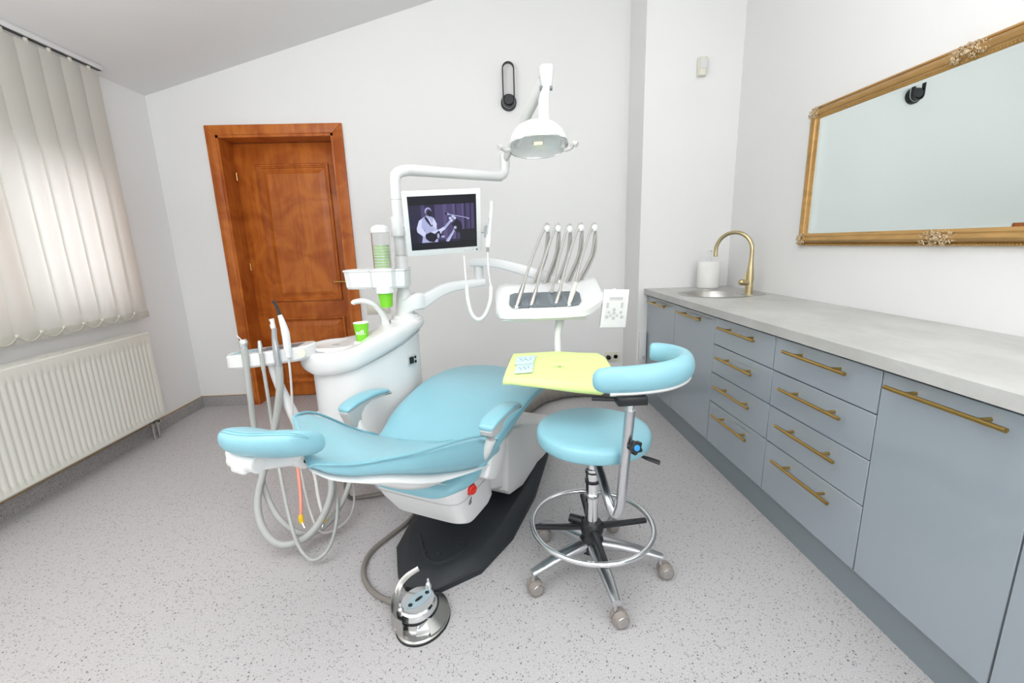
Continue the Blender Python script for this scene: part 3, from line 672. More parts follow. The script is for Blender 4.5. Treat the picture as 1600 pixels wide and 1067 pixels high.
for a in (-85, -13, 59, 131, 203):
    d = Vector((math.cos(R(a)), math.sin(R(a)), 0)); n = Vector((-d.y, d.x, 0)); c = Vector((SX, SY, 0))
    rings = []
    for r_, hw, zc, hh in ((.03, .028, .125, .020), (.10, .025, .120, .014), (.18, .021, .107, .011), (.24, .017, .092, .009), (.262, .014, .084, .012)):
        rings.append([c+d*r_+n*u+Vector((0, 0, zc+v)) for u, v in sellip(16, hw, hh, .6)])
    lg = link('base_leg', loft(rings), M['alu'], st)
    link('caster_stem', tube([c+d*.256+Vector((0, 0, .054)), c+d*.256+Vector((0, 0, .085))], .007, 10), M['alu'], lg)
    wc = c+d*.262; ca = R(-70+random.uniform(-28, 28)); ax = Vector((math.cos(ca), math.sin(ca), 0))
    wh = wc+Vector((-ax.y, ax.x, 0))*.012
    cs = link('caster', lathe([(0, -.024), (.022, -.024), (.0265, -.021), (.0285, -.010), (.0285, -.003), (.025, -.002), (.025, .002), (.0285, .003), (.0285, .010), (.0265, .021), (.022, .024), (0, .024)], wh+Vector((0, 0, .0287)), 28, ax), M['taupe'], lg)
    for s_ in (-1, 1): link('caster_cap', lathe([(0, 0), (.020, 0), (.019, .002), (0, .003)], wh+Vector((0, 0, .0287))+ax*s_*.0242, 20, ax*s_), M['steel'], cs)
# foot ring
zr = .205; rr_ = .225
link('foot_ring', tube([(SX+rr_*math.cos(2*PI*k/72), SY+rr_*math.sin(2*PI*k/72), zr) for k in range(72)], .0095, 14, closed=True), M['chrome'], st)
for a in (175, 5, -90, 88):
    d = Vector((math.cos(R(a)), math.sin(R(a)), 0)); n = Vector((-d.y, d.x, 0)); c = Vector((SX, SY, 0))
    rings = [[c+d*r_+n*u+Vector((0, 0, z+v)) for u, v in sellip(12, hw, .009, .6)] for r_, hw, z in ((.02, .016, .192), (.12, .012, .190), (.215, .010, .190))]
    link('ring_spoke', loft(rings), M['black'], st)
link('ring_knob', tube([(SX-.03, SY+.02, .20), (SX-.075, SY+.05, .20)], [.02, .017], 12), M['black'], st)
link('ring_hub', lathe([(.0, .165), (.040, .167), (.044, .18), (.044, .20), (.034, .215), (.0, .216)], (SX, SY, 0), 28), M['black'], st)
# arm support: bent tube, clamp, curved pad
tA = Vector((SX, SY-.0, .505)); tB = PY(955, 790, 1.30); tC = PY(961, 803, 1.275); tD = PY(969, 788, 1.26); tE = PY(985, 640, 1.255)
sp_ = tube([tA, tA+(tB-tA)*.5, tB-Vector((.01, 0, -.02)), tC, tD, tD+(tE-tD)*.4, tE], .0155, 18, 5); link('support_tube', sp_, M['alu'], st)
tF = PY(988, 600, 1.255); link('inner_tube', tube([tD+(tE-tD)*.95, tF], .012, 16), M['chrome'], st)
kn = PY(989, 697, 1.238)
g = G()
lobes = []
for k in range(40):
    a = 2*PI*k/40; r_ = .020+.0035*math.cos(5*a); lobes.append((r_*math.cos(a), r_*math.sin(a)))
ku = Vector((.25, -.95, .15)).normalized(); kx = ku.cross(Vector((0, 0, 1))).normalized(); ky = kx.cross(ku)
kk = link('clamp_knob', prism(lobes, .0, .022, lambda u, v, t: kn+kx*u+ky*v+ku*t, .003, 2, 60).join(tube([kn-ku*.02, kn], .009, 12)), M['black'], st)
link('knob_cap', lathe([(0, 0), (.010, 0), (.009, .002), (0, .003)], kn+ku*.0225, 20, ku), M['blue'], kk)
ap = [PZ(*q) for q in ((950, 594, .855), (985, 587, .86), (1025, 580, .865), (1056, 564, .865), (1062, 556, .865), (1054, 555, .865), (1040, 556, .865))]
ap = [(.296, 1.262, .845), (.299, 1.261, .845), (.312, 1.257, .845), (.345, 1.247, .846), (.43, 1.236, .850), (.52, 1.246, .856), (.585, 1.288, .862), (.618, 1.355, .865), (.612, 1.430, .865), (.582, 1.478, .865), (.560, 1.492, .865), (.553, 1.495, .865)]
link('arm_pad', tube(ap, [.008, .020, .034, .041, .042, .042, .041, .039, .036, .034, .031, .020], 28, 6, flat=(.68, 1)), M['teal'], st, ang=60)
bp2 = [(x, y, z-.040) for x, y, z in ap[3:-3]]
link('pad_backing', tube(bp2, .012, 12, 5, flat=(1.6, .7)), M['whitem'], st)
link('pad_bracket', box(tF.x-.055, tF.x+.035, tF.y-.045, tF.y+.03, .775, .802, .004).join(tube([(tF.x-.05, tF.y-.01, .785), (tF.x-.12, tF.y+.01, .785)], [.006, .007], 8)), M['black'], st)

# ------------------------------------------------------------------ foot control
fc = thing('foot_control', 'chrome and steel foot pedal on the floor before the chair plate', 'foot pedal', (-.275, 1.295, 0))
f0 = Vector((-.272, 1.300, 0))
def oval(rx, ry, z, c=f0, n=48, rot=-.35): return [(c.x+rx*math.cos(t)*math.cos(rot)-ry*math.sin(t)*math.sin(rot), c.y+rx*math.cos(t)*math.sin(rot)+ry*math.sin(t)*math.cos(rot), z) for t in [2*PI*k/n for k in range(n)]]
link('base_ring', loft([oval(.088, .106, 0), oval(.088, .106, .006)]), M['black'], fc)
link('base_plate', loft([oval(.086, .104, .006), oval(.086, .104, .010), oval(.080, .098, .013), oval(.04, .05, .018)]), M['steel'], fc, ang=20)
tc_ = f0+Vector((-.018, .018, 0))
link('turret', loft([oval(.068, .078, .014, tc_), oval(.068, .078, .040, tc_), oval(.064, .074, .047, tc_), oval(.060, .070, .062, tc_), oval(.054, .064, .067, tc_)]), M['chrome'], fc, ang=30)
link('turret_band', loft([oval(.0695, .0795, .036, tc_), oval(.0695, .0795, .044, tc_)]), M['black'], fc)
tl = tc_+Vector((.004, .004, 0)); lab = link('label_plate', loft([oval(.026, .052, .0672, tl, rot=-.75), oval(.026, .052, .0685, tl, rot=-.75)]), M['bluegrey'], fc)
for k in (-1, 0, 1):
    c = tl+Vector((math.sin(.75)*.036*k, math.cos(.75)*.036*k, 0)); link('label_mark', loft([oval(.0075 if k else .006, .0075 if k else .016, .0686, c, 20, -.75), oval(.0075 if k else .006, .0075 if k else .016, .0695, c, 20, -.75)]), M['black'], lab)
for (dx, dy) in ((.03, .058), (-.048, -.048)):
    link('guide_pin', lathe([(.011, .06), (.011, .078), (.008, .084), (.005, .086), (.005, .098), (.003, .101)], (tc_.x+dx, tc_.y+dy, 0), 16), M['chrome'], fc)
rings = []
for k in range(15):
    a = R(160+k*6.2); r_ = .088; r2 = .091; zt = .06+.055*max(0, 1-k/6)**1; rings.append([(tc_.x+(r_)*math.cos(a), tc_.y+(r_+.012)*math.sin(a), .012), (tc_.x+(r2)*math.cos(a), tc_.y+(r2+.012)*math.sin(a), .012), (tc_.x+r2*math.cos(a), tc_.y+(r2+.012)*math.sin(a), .075), (tc_.x+r_*math.cos(a), tc_.y+(r_+.012)*math.sin(a), .075)])
link('side_guard', loft(rings), M['steel'], fc)
gp = [PZ(621, 985, .025), PZ(619, 960, .04), PZ(620, 935, .055), PZ(624, 915, .075), PZ(636, 900, .10), PZ(654, 888, .12)]
link('lever_band', tube(gp, [.010, .011, .011, .0105, .0095, .0085], 12, 5, flat=(1, .22)), M['steel'], fc)
rings = []
for k in range(13):
    a = R(-58+k*8.5); rings.append([(tc_.x+q*math.cos(a), tc_.y+(q+.012)*math.sin(a), z) for q, z in ((.070, .044), (.104, .018), (.104, .0155), (.070, .040))])
link('pedal_wing', loft(rings), M['steel'], fc)
pb = tc_+Vector((.032, -.072, 0)); link('pedal_block', hexa([(pb.x-.028, pb.y-.024, .013), (pb.x+.026, pb.y-.014, .013), (pb.x+.022, pb.y+.02, .013), (pb.x-.022, pb.y+.016, .013), (pb.x-.024, pb.y-.018, .030), (pb.x+.020, pb.y-.010, .030), (pb.x+.018, pb.y+.018, .046), (pb.x-.02, pb.y+.014, .046)], .003), M['chrome'], fc)
hp = [PZ(612, 940, .02), PZ(590, 930, .012), PZ(573, 912, .010), PZ(568, 888, .010), PZ(580, 862, .010), PZ(608, 838, .010), PZ(640, 812, .010), PZ(668, 775, .010), PZ(700, 740, .010)]
link('hose', tube(hp, .010, 12, 6), M['hosed'], fc); link('hose_socket', tube([PZ(622, 943, .022), PZ(606, 938, .02)], .013, 12), M['hosed'], fc)
tag(link('supply_cable', tube([PY(541, 742, 2.0), PY(541, 765, 2.02), PZ(548, 778, .012), PZ(575, 775, .012), PZ(605, 770, .012), PZ(650, 765, .012)], .011, 12, 6), M['hosed']), 'taupe supply hose running over the floor behind the chair back', 'hose')
sl = [PZ(800, 652, .055), PZ(822, 636, .055), PZ(848, 620, .055), PZ(885, 611, .055), PZ(930, 609, .055), PZ(975, 612, .055), PZ(1010, 612, .055)]
def wrinkle(p, r0, n=26, k=10):
    q = spline(p, k); return tube(q, [r0*(1+.035*math.sin(i*1.9)+.03*math.sin(i*.83)) for i in range(len(q))], n)
tag(link('cable_sleeve', wrinkle(sl, .052), M['hosed']), 'thick taupe fabric hose sleeve lying on the floor behind the lime tray', 'hose sleeve')

# ------------------------------------------------------------------ cuspidor unit
UX, UY = -.60, 2.15
cu = thing('cuspidor_unit', 'white cuspidor unit with spittoon basin standing left of the chair', 'dental unit', (UX, UY, 0))
out = [(-.893, 2.09), (-.87, 2.0), (-.80, 1.945), (-.70, 1.915), (-.60, 1.92), (-.50, 1.985), (-.42, 2.06), (-.365, 2.15), (-.345, 2.25), (-.36, 2.36), (-.44, 2.42), (-.56, 2.42), (-.70, 2.37), (-.82, 2.29), (-.88, 2.19)]
def closed_spline(p, k=5):
    n = len(p); o = []
    for i in range(n):
        a, b, c, d = (Vector(p[(i+q) % n]) for q in (-1, 0, 1, 2))
        for j in range(k):
            t = j/k; o.append(.5*((2*b)+(c-a)*t+(2*a-5*b+4*c-d)*t*t+(3*b-a-3*c+d)*t**3))
    return o
OU = closed_spline([(x, y, 0) for x, y in out])
def lerp(tab, x):
    if x <= tab[0][0]: return tab[0][1]
    for (a, b), (c, d) in zip(tab, tab[1:]):
        if x <= c: t = (x-a)/(c-a); t = t*t*(3-2*t) if False else t; return b+(d-b)*t
    return tab[-1][1]
zlo = [(-.90, .722), (-.80, .700), (-.70, .708), (-.60, .728), (-.50, .765), (-.42, .80), (-.35, .845)]
zhi = [(-.90, .800), (-.80, .798), (-.70, .806), (-.60, .826), (-.50, .862), (-.42, .885), (-.35, .893)]
ucx, ucy = -.62, 2.17
def ins(p, d): 
    v = Vector((p.x-ucx, p.y-ucy, 0)); return p-v.normalized()*min(d, v.length*.95)
rings = []
for d, k in ((.034, 'l0'), (.018, 'l0'), (.010, .10), (.003, .30), (.0, .6), (.001, .84), (.006, .96), (.015, 1.0), (.04, 1.0), (.12, 1.0)):
    row = []
    for p in OU:
        q = ins(p, d); a, b = lerp(zlo, p.x), lerp(zhi, p.x)
        row.append((q.x, q.y, a if k == 'l0' else a+(b-a)*k))
    rings.append(row)
link('top_cover', loft(rings), M['white'], cu, ang=30)
body = [[(ins(p, .035+.015*max(0, min(1, (-.62-p.x)/.25))).x, ins(p, .035+.015*max(0, min(1, (-.62-p.x)/.25))).y, z if z is not None else lerp(zlo, p.x)+.004) for p in OU] for z in (0.30, .31, .40, .6, None)]
bd = link('unit_body', loft(body), M['white'], cu, ang=30)
lr = [ins(p, .030) for p in OU]; link('cover_seam', tube([(p.x, p.y, lerp(zlo, p.x)-.001) for p in lr], .0028, 8, closed=True), M['grey_pl'], cu)
link('pedestal', prism([(-.66, 2.34), (-.40, 2.34), (-.40, 2.41), (-.66, 2.41)], 0, .31, XY, .01), M['white'], cu)
# spittoon bowl
bc_ = Vector((-.735, 2.10, 0))
link('bowl', lathe([(.118, .800), (.122, .812), (.116, .817), (.104, .812), (.085, .809), (.03, .806), (0, .806)], bc_, 48, cap=False), M['white'], cu, ang=70)
link('bowl_drain', lathe([(0, .8065), (.022, .8065), (.022, .809), (0, .809)], bc_, 24), M['grey_pl'], cu)
link('cup_rest', lathe([(0, .81), (.040, .81), (.040, .829), (.036, .832), (0, .832)], (-.600, 2.06, 0), 32), M['white'], cu)
fil = [(-.522, 2.20, .84), (-.522, 2.20, .90), (-.535, 2.19, .945), (-.565, 2.18, .985), (-.61, 2.165, 1.003), (-.648, 2.155, 1.000), (-.655, 2.155, .992)]
link('cup_filler', tube(fil, [.024, .019, .016, .014, .013, .012, .010], 16, 6), M['white'], cu, ang=60)
link('filler_base', lathe([(.04, .835), (.038, .868), (.026, .875)], (-.522, 2.20, 0), 24), M['white'], cu)
def hitplane(px, py, p0, n): d = ray(px, py); n = Vector(n); return O+d*((Vector(p0)-O).dot(n)/d.dot(n))
# small display on the flank
dn = Vector((.80, -.60, 0)); dx_ = Vector((.60, .80, 0)); dp = PY(645, 562, 2.145)
T = Matrix(((dx_.x, dn.x, 0, dp.x), (dx_.y, dn.y, 0, dp.y), (0, 0, 1, dp.z), (0, 0, 0, 1)))
dd = link('heater_display', G().join(box(-.026, .026, -.02, .001, -.024, .024, .002), M=T), M['grey_pl'], cu)
link('display_window', G().join(box(-.023, .006, .001, .002, -.017, .017), M=T), M['lcd'], dd)
for k in (-1, 1): link('button', G().join(lathe([(0, 0), (.007, 0), (.007, .002), (0, .002)], (.016, .001, k*.011), 14, (0, 1, 0)), M=T), M['lcd'], dd)
# joint and leg carrying the suction holder
link('arm_joint', lathe([(0, -.05), (.085, -.05), (.092, -.03), (.090, .0), (.078, .012), (0, .016)], (-.79, 2.01, .43), 40, (-.25, -.95, .1)), M['white'], cu)
link('holder_leg', tube([(-.82, 1.99, .34), (-.875, 1.96, .42), (-.925, 1.955, .56), (-.965, 1.96, .69), (-.985, 1.965, .785)], [.036, .038, .033, .027, .022], 18, 6, flat=(1, .7)), M['white'], cu, ang=60)
ho = [(-1.175, 2.02), (-1.165, 1.955), (-1.12, 1.925), (-1.02, 1.915), (-.90, 1.92), (-.835, 1.925), (-.80, 1.96), (-.80, 2.03), (-.86, 2.06), (-1.0, 2.05), (-1.12, 2.05)]
ho = [(p.x, p.y) for p in closed_spline([(x, y, 0) for x, y in ho], 4)]
hz = lambda x: .787+(x+1.17)*.10
g = loft([[(x, y, hz(x)-.012+b) for x, y in ho_] for ho_, b in (([(x+(-.98-x)*.06, y+(1.985-y)*.1) for x, y in ho], -.03), (ho, -.02), (ho, .025), ([(x+(-.98-x)*.03, y+(1.985-y)*.06) for x, y in ho], .032))])
hl = link('suction_holder', g, M['white'], cu, ang=30)
def flat_on(x0, x1, y0, y1, lift=.021): return hexa([(x0, y0, hz(x0)+lift-.003), (x1, y0, hz(x1)+lift-.003), (x1, y1, hz(x1)+lift-.003), (x0, y1, hz(x0)+lift-.003), (x0, y0, hz(x0)+lift), (x1, y0, hz(x1)+lift), (x1, y1, hz(x1)+lift), (x0, y1, hz(x0)+lift)])
link('panel_insert', flat_on(-1.02, -.85, 1.945, 2.03), M['dgrey_pl'], hl)
for i in range(4):
    for j in range(3): link('key', flat_on(-1.145+i*.03, -1.123+i*.03, 1.955+j*.028, 1.973+j*.028, .023), M['bluegrey'], hl)
link('pivot_cap', lathe([(0, 0), (.020, 0), (.018, .006), (0, .006)], (-.828, 1.925, .812), 20, (.1, -1, 0)), M['cream'], hl)
# pole, collar
PXc, PYc = -.428, 2.25
link('pole', tube([(PXc, PYc, .87), (PXc, PYc, 1.35), (PXc, PYc, 1.545), (PXc+.012, PYc+.006, 1.588), (PXc+.05, PYc+.03, 1.607), (PXc+.12, PYc+.085, 1.612), (.05, 2.56, 1.612), (.085, 2.585, 1.618), (.108, 2.602, 1.64), (.112, 2.605, 1.70)], .0265, 20, 6), M['white'], cu, ang=60)
link('pole_ring', lathe([(.0275, 0), (.0275, .003)], (PXc, PYc, 1.47), 20).join(lathe([(.0275, 0), (.0275, .003)], (PXc, PYc, 1.36), 20)).join(lathe([(.0275, 0), (.0275, .003)], (PXc, PYc, 1.21), 20)), M['grey_pl'], cu)
link('pole_collar', lathe([(.075, .875), (.082, .885), (.080, .90), (.066, .905), (.064, .918), (.045, .925), (.040, .985), (.034, 1.03), (.027, 1.05)], (PXc, PYc, 0), 36), M['white'], cu)
link('pole_sleeve', lathe([(.031, 1.05), (.031, 1.20), (.028, 1.205)], (PXc, PYc, 0), 28), M['white'], cu)

# cup dispenser
cd = thing('cup_dispenser', 'white cup dispenser shelf with clear tube clamped to the unit pole', 'cup dispenser', (-.50, 2.19, 1.04))
sh = [(-.690, 2.22), (-.685, 2.165), (-.655, 2.145), (-.56, 2.14), (-.545, 2.118), (-.50, 2.108), (-.455, 2.118), (-.44, 2.14), (-.40, 2.15), (-.386, 2.18), (-.39, 2.28), (-.45, 2.30), (-.60, 2.29), (-.67, 2.27)]
rings = [[(x*.94-.03, (y-2.2)*.8+2.2, 1.060) for x, y in sh], [(x*.97-.015, (y-2.2)*.93+2.2, 1.07) for x, y in sh], [(x, y, 1.14) for x, y in sh], [(x-.004 if x < -.5 else x+.004, y-.003, 1.143) for x, y in sh], [(x-.004 if x < -.5 else x+.004, y-.003, 1.150) for x, y in sh], [(x, y, 1.151) for x, y in sh], [(x*.97-.015, (y-2.2)*.9+2.2, 1.147) for x, y in sh]]
link('shelf', loft(rings), M['white'], cd, ang=30)
dc = Vector((-.497, 2.155, 0))
link('cup_holder', lathe([(.036, 1.038), (.045, 1.040), (.047, 1.15), (.045, 1.156), (.040, 1.156), (.036, 1.04)], dc, 36, cap=False), M['white'], cd)
link('clear_tube', lathe([(.0415, 1.15), (.0415, 1.325), (.0395, 1.325), (.0395, 1.15), (.0415, 1.15)], dc, 36, cap=False), M['glass'], cd)
link('tube_lid', lathe([(.043, 1.318), (.043, 1.335), (.036, 1.345), (.02, 1.353), (0, 1.354)], dc, 36), M['white'], cd)
link('pole_clamp', lathe([(.040, 1.07), (.040, 1.15)], (PXc, PYc, 0), 28), M['white'], cd)
def cup_mesh(c, z, h=.085, rt=.0335, rb=.0245):
    g = lathe([(0, z), (rb, z), (rt, z+h), (rt+.0012, z+h+.001), (rt+.0012, z+h+.003), (rt-.001, z+h+.003), (rb-.001, z+.003), (0, z+.003)], c, 36, cap=False)
    g.m = [1 if i//36 >= 2 else 0 for i in range(len(g.f))]; return g
dk = thing('paper_cup', 'green paper cup hanging out below the dispenser tube', 'paper cup', (dc.x, dc.y, .972)); link('cup_wall', cup_mesh(dc, .972, .10, .038, .0275), [M['green'], M['paper']], dk)
for i in range(9):
    z = 1.085+.013*i; t = thing('paper_cup', 'paper cup in the green and white stack inside the clear tube', 'paper cup', (dc.x, dc.y, z), 0, 'stacked paper cups in the dispenser tube')
    link('cup_wall', lathe([(.027, z), (.0345, z+.064), (.0365, z+.066), (.0365, z+.070), (.0345, z+.071)], dc, 28, cap=False), M['palegreen'], t)
    link('cup_rim', lathe([(.0355, z+.071), (.0370, z+.0725), (.0370, z+.0745), (.035, z+.0755)], dc, 28), M['paper'], t)
cp = thing('paper_cup', 'green paper cup with white lettering standing by the spittoon basin', 'paper cup', (-.600, 2.06, .832)); cpc = Vector((-.600, 2.06, 0))
link('cup_wall', cup_mesh(cpc, .832, .082, .034, .0255), [M['green'], M['paper']], cp)
def text_geo(s, size):
    cv = bpy.data.curves.new('lettering', 'FONT'); cv.body = s; cv.size = size; cv.resolution_u = 3; cv.align_x = 'CENTER'
    try: cv.offset = size*.012
    except Exception: pass
    o = bpy.data.objects.new('lettering', cv); COL.objects.link(o); dg = bpy.context.evaluated_depsgraph_get(); me = o.evaluated_get(dg).to_mesh()
    g = G().add([tuple(v.co) for v in me.vertices], [tuple(p.vertices) for p in me.polygons]); o.evaluated_get(dg).to_mesh_clear()
    bpy.data.objects.remove(o); bpy.data.curves.remove(cv); return g
for s_, sz, zc in (('xdl.', .032, .864),):
    tg = text_geo(s_, sz); v2 = []
    for x, y, z in tg.v:
        zz = zc+y; r_ = .0255+(.034-.0255)*(zz-.832)/.082+.0005; a = -PI/2-.05+x/r_
        a += math.atan2(cpc.x, cpc.y)*-1*0+R(8); v2.append((cpc.x+r_*math.cos(a), cpc.y+r_*math.sin(a), zz))
    tg.v = v2; link('lettering', tg, M['paper'], cp)

# ------------------------------------------------------------------ suction handpieces with hoses
def cl(px, py, y, zm=.014):
    p = PY(px, py, y); return p if p.z > zm else PZ(px, py, zm)
def hose_part(parent, pts, r, m, k=7): return link('hose', tube([cl(*q) if len(q) == 3 else q for q in pts], r, 10, k), m, parent, ang=60)
Yh = 1.93
def hp_thing(label, base): return thing('suction_handpiece', label, 'handpiece', base, 0)
t = hp_thing('stubby grey metal tipped handpiece at the far left of the holder, its hose looping low', PY(380, 560, Yh-.02))
link('handpiece_body', tube([PY(386, 580, Yh-.02), PY(384, 560, Yh-.02), PY(381, 545, Yh-.02)], [.012, .014, .0145], 16), M['hose'], t)
link('metal_tip', tube([PY(381, 546, Yh-.02), PY(380, 534, Yh-.02), PY(379, 531, Yh-.02)], [.013, .018, .014], 16).join(tube([PY(378, 532, Yh-.02), PY(373, 527, Yh-.02), PY(370, 524, Yh-.02)], .003, 8)), M['chrome'], t)
hose_part(t, [(386, 580, Yh-.02), (391, 620, Yh-.02), (397, 668, Yh-.01), (406, 735, 1.90), (426, 795, 1.80), (458, 828, 1.74), (492, 832, 1.76), (526, 800, 1.84), (548, 748, 1.95), (545, 715, 2.0)], .0125, M['hose'])
t = hp_thing('slim handpiece with conical tip, second from the left on the holder', PY(408, 560, Yh-.02))
link('handpiece_body', tube([PY(412, 578, Yh-.02), PY(409, 556, Yh-.02), PY(408, 550, Yh-.02)], [.009, .010, .011], 14), M['hose'], t)
link('metal_tip', tube([PY(408, 552, Yh-.02), PY(406, 540, Yh-.02), PY(405, 532, Yh-.02)], [.012, .009, .006], 14), M['chrome'], t)
hose_part(t, [(412, 578, Yh-.02), (418, 615, Yh-.02), (426, 668, Yh-.02), (437, 735, 1.85), (450, 800, 1.72), (466, 852, 1.64), (490, 875, 1.61), (516, 852, 1.65), (527, 800, 1.80), (521, 740, 1.97)], .0075, M['hose'])
t = hp_thing('tall grey syringe handpiece with white knob, third on the holder', PY(431, 555, Yh-.02))
link('handpiece_body', tube([PY(436, 572, Yh-.02), PY(432, 550, Yh-.02), PY(429, 530, Yh-.02), PY(428, 512, Yh-.02)], [.013, .015, .011, .010], 16, 4), M['alu'], t)
link('white_head', tube([PY(427, 513, Yh-.02), PY(426, 508, Yh-.02), PY(426, 504, Yh-.02), PY(424, 498, Yh-.02)], [.010, .011, .008, .011], 14), M['white'], t)
hose_part(t, [(436, 572, Yh-.02), (437, 610, Yh-.02), (429, 668, Yh-.02), (412, 735, 1.88), (402, 785, 1.78), (412, 828, 1.70), (440, 851, 1.67), (480, 838, 1.70), (508, 800, 1.78), (518, 758, 1.88), (506, 715, 1.98)], .0155, M['hose'])
t = thing('curing_light', 'white curing light wand with bent black tip on the holder', 'curing light', PY(444, 560, Yh-.02))
link('wand_body', tube([PY(451, 558, Yh-.02), PY(449, 542, Yh-.02), PY(446, 520, Yh-.02), PY(441, 503, Yh-.02), PY(437, 492, Yh-.02)], [.012, .0155, .016, .012, .009], 18, 4), M['white'], t)
link('black_tip', tube([PY(437, 493, Yh-.02), PY(434, 483, Yh-.02), PY(431, 476, Yh-.02), PY(426, 470, Yh-.02)], [.008, .006, .0055, .006], 12, 4), M['black'], t)
hose_part(t, [(451, 558, Yh-.02), (455, 600, Yh-.02), (459, 668, Yh-.02), (470, 735, 1.9), (485, 800, 1.80), (505, 832, 1.76), (540, 815, 1.84), (553, 785, 1.93), (549, 735, 2.0)], .0048, M['hosew'])
for label, pts, mm in (('salmon pink drain hose with yellow end hanging under the headrest', [(464, 722, 1.86), (467, 745, 1.84), (470, 780, 1.80), (470, 806, 1.77)], 'salmon'),
                       ('white drain hose with yellow end hanging right of the pink one', [(484, 722, 1.9), (492, 745, 1.87), (498, 780, 1.82), (505, 806, 1.78)], 'hosew')):
    t = thing('drain_hose', label, 'hose', PY(*pts[0])); hose_part(t, pts, .0075, M[mm])
    e = PY(*pts[-1]); d = (PY(*pts[-1])-PY(*pts[-2])).normalized(); s = 1 if mm == 'salmon' else -1
    link('yellow_end', tube([e-d*.005, e+d*.012, e+d*.03+Vector((s*.006, 0, 0))], [.010, .012, .009], 12), M['yellow'], t)
    link('metal_nipple', tube([e+d*.028+Vector((s*.006, 0, 0)), e+d*.05+Vector((s*.016, 0, 0))], [.005, .004], 8), M['chrome'], t)

# ------------------------------------------------------------------ operating lamp
la = thing('operating_lamp', 'white dental operating lamp with reflector on a folding arm', 'dental lamp', (.112, 2.605, 1.66))
pJ = Vector((.112, 2.605, 1.70)); pT = PY(854, 117, 2.10)
link('lower_joint', tube([pJ-Vector((0, 0, .035)), pJ+Vector((0, 0, .03))], .028, 20), M['white'], la)
d = (pT-pJ).normalized()
link('spring_arm', tube([pJ, pJ+d*.06, pJ+(pT-pJ)*.5, pT-d*.03], [.018, .021, .026, .028], 20, 3, flat=(.8, 1.15)), M['whitem'], la, ang=60)
link('upper_joint', lathe([(.022, -.05), (.027, -.02), (.031, .025), (.028, .034), (0, .038)], pT, 26), M['white'], la)
link('joint_pin', tube([pT+Vector((-.032, -.01, -.055)), pT+Vector((.022, -.01, -.055))], .010, 12), M['dgrey_pl'], la)
hC = PY(841, 226, 2.06)
nk = PY(850, 190, 2.07)
link('hanger', tube([pT-Vector((0, 0, .03)), PY(853, 140, 2.085), PY(850, 156, 2.08), nk, PY(849, 210, 2.07)], [.017, .017, .024, .024, .026], 20, 3), M['white'], la, ang=60)
fr_ = Vector((.02, -.34, -.94)).normalized(); ux = Vector((1, 0, .03)).normalized(); uy = fr_.cross(ux).normalized()
def LH(u, v, t): return hC+ux*u+uy*v+fr_*t     # t along the opening direction
def LR(a, b, t, n=48, e=.85): return [LH(u, v, t) for u, v in sellip(n, a, b, e)]
link('lamp_shell', loft([LR(.0006, .0005, -.101), LR(.02, .015, -.100), LR(.06, .045, -.094), LR(.095, .068, -.072), LR(.118, .085, -.036), LR(.127, .092, -.004), LR(.128, .093, .008), LR(.124, .09, .010)], False), M['white'], la, ang=60)
link('reflector', loft([LR(.123, .089, .008), LR(.115, .082, -.004), LR(.09, .065, -.022), LR(.05, .038, -.036), LR(.015, .01, -.040)], False), M['lens'], la, ang=60)
link('chrome_rim', tube([LH(u, v, .010) for u, v in sellip(48, .126, .091, .85)], .0035, 8, closed=True), M['chrome'], la)
link('glass_cover', loft([LR(.122, .088, .009), LR(.118, .084, .016), LR(.08, .055, .022), LR(.02, .015, .024)]), mat('lamp_glass', (.95, .97, .97), .05, alpha=.14), la, ang=60)
g = G(); b_ = box(-.026, .026, -.014, .018, -.034, -.006, .005); g.join(G().add([LH(*p) for p in b_.v], b_.f)); link('bulb_shield', g, M['chrome'], la)
b_ = box(-.019, .019, -.009, .012, -.0065, -.004, .001); link('bulb', G().add([LH(*p) for p in b_.v], b_.f), emis('bulb_glow', (1, .86, .6), 1.1), la)
link('yoke', tube([PY(848, 207, 2.09), PY(862, 201, 2.09), PY(875, 206, 2.08), PY(880, 218, 2.07), PY(879, 232, 2.06)], [.014, .013, .012, .011, .011], 14, 6), M['white'], la, ang=60)
link('yoke', tube([PY(848, 207, 2.09), PY(836, 204, 2.10), PY(824, 207, 2.10), PY(815, 215, 2.09), PY(806, 230, 2.07)], [.014, .013, .012, .011, .010], 14, 6), M['white'], la, ang=60)
for pts in (((797, 234, 2.05), (790, 235, 2.04), (784, 230, 2.03), (779, 231, 2.02)), ((882, 235, 2.05), (892, 231, 2.04), (896, 224, 2.03), (902, 226, 2.02))):
    link('lamp_handle', tube([PY(*p) for p in pts], [.008, .0085, .010, .011], 14, 5), M['hosew'], la, ang=60)
link('switch_mark', tube([PY(836, 206, 2.02), PY(845, 206, 2.02)], .0015, 6), M['dgrey_pl'], la)

# ------------------------------------------------------------------ monitor
TL, TR, BR, BL = PY(625, 300, 1.99), PY(752, 295, 2.06), PY(752, 393, 2.155), PY(638, 402, 2.085)
mc = (TL+TR+BR+BL)/4; mx = ((TR-TL)+(BR-BL)).normalized(); mzv = ((TL-BL)+(TR-BR)); mzv = (mzv-mx*mzv.dot(mx)).normalized(); mn = mx.cross(mzv).normalized()   # mn points away from viewer? fixed below
if mn.y > 0: mn = -mn
mw = ((TR-TL).length+(BR-BL).length)/4; mh = ((TL-BL).length+(TR-BR).length)/4
mo = thing('monitor', 'white framed monitor showing a guitarist, mounted on the unit pole', 'monitor', mc)
def MP(u, v, t=0): return mc+mx*u+mzv*v+mn*t
def mbox(u0, u1, v0, v1, t0, t1, b=0): 
    q = box(u0, u1, v0, v1, t0, t1, b); return G().add([MP(*p) for p in q.v], q.f)
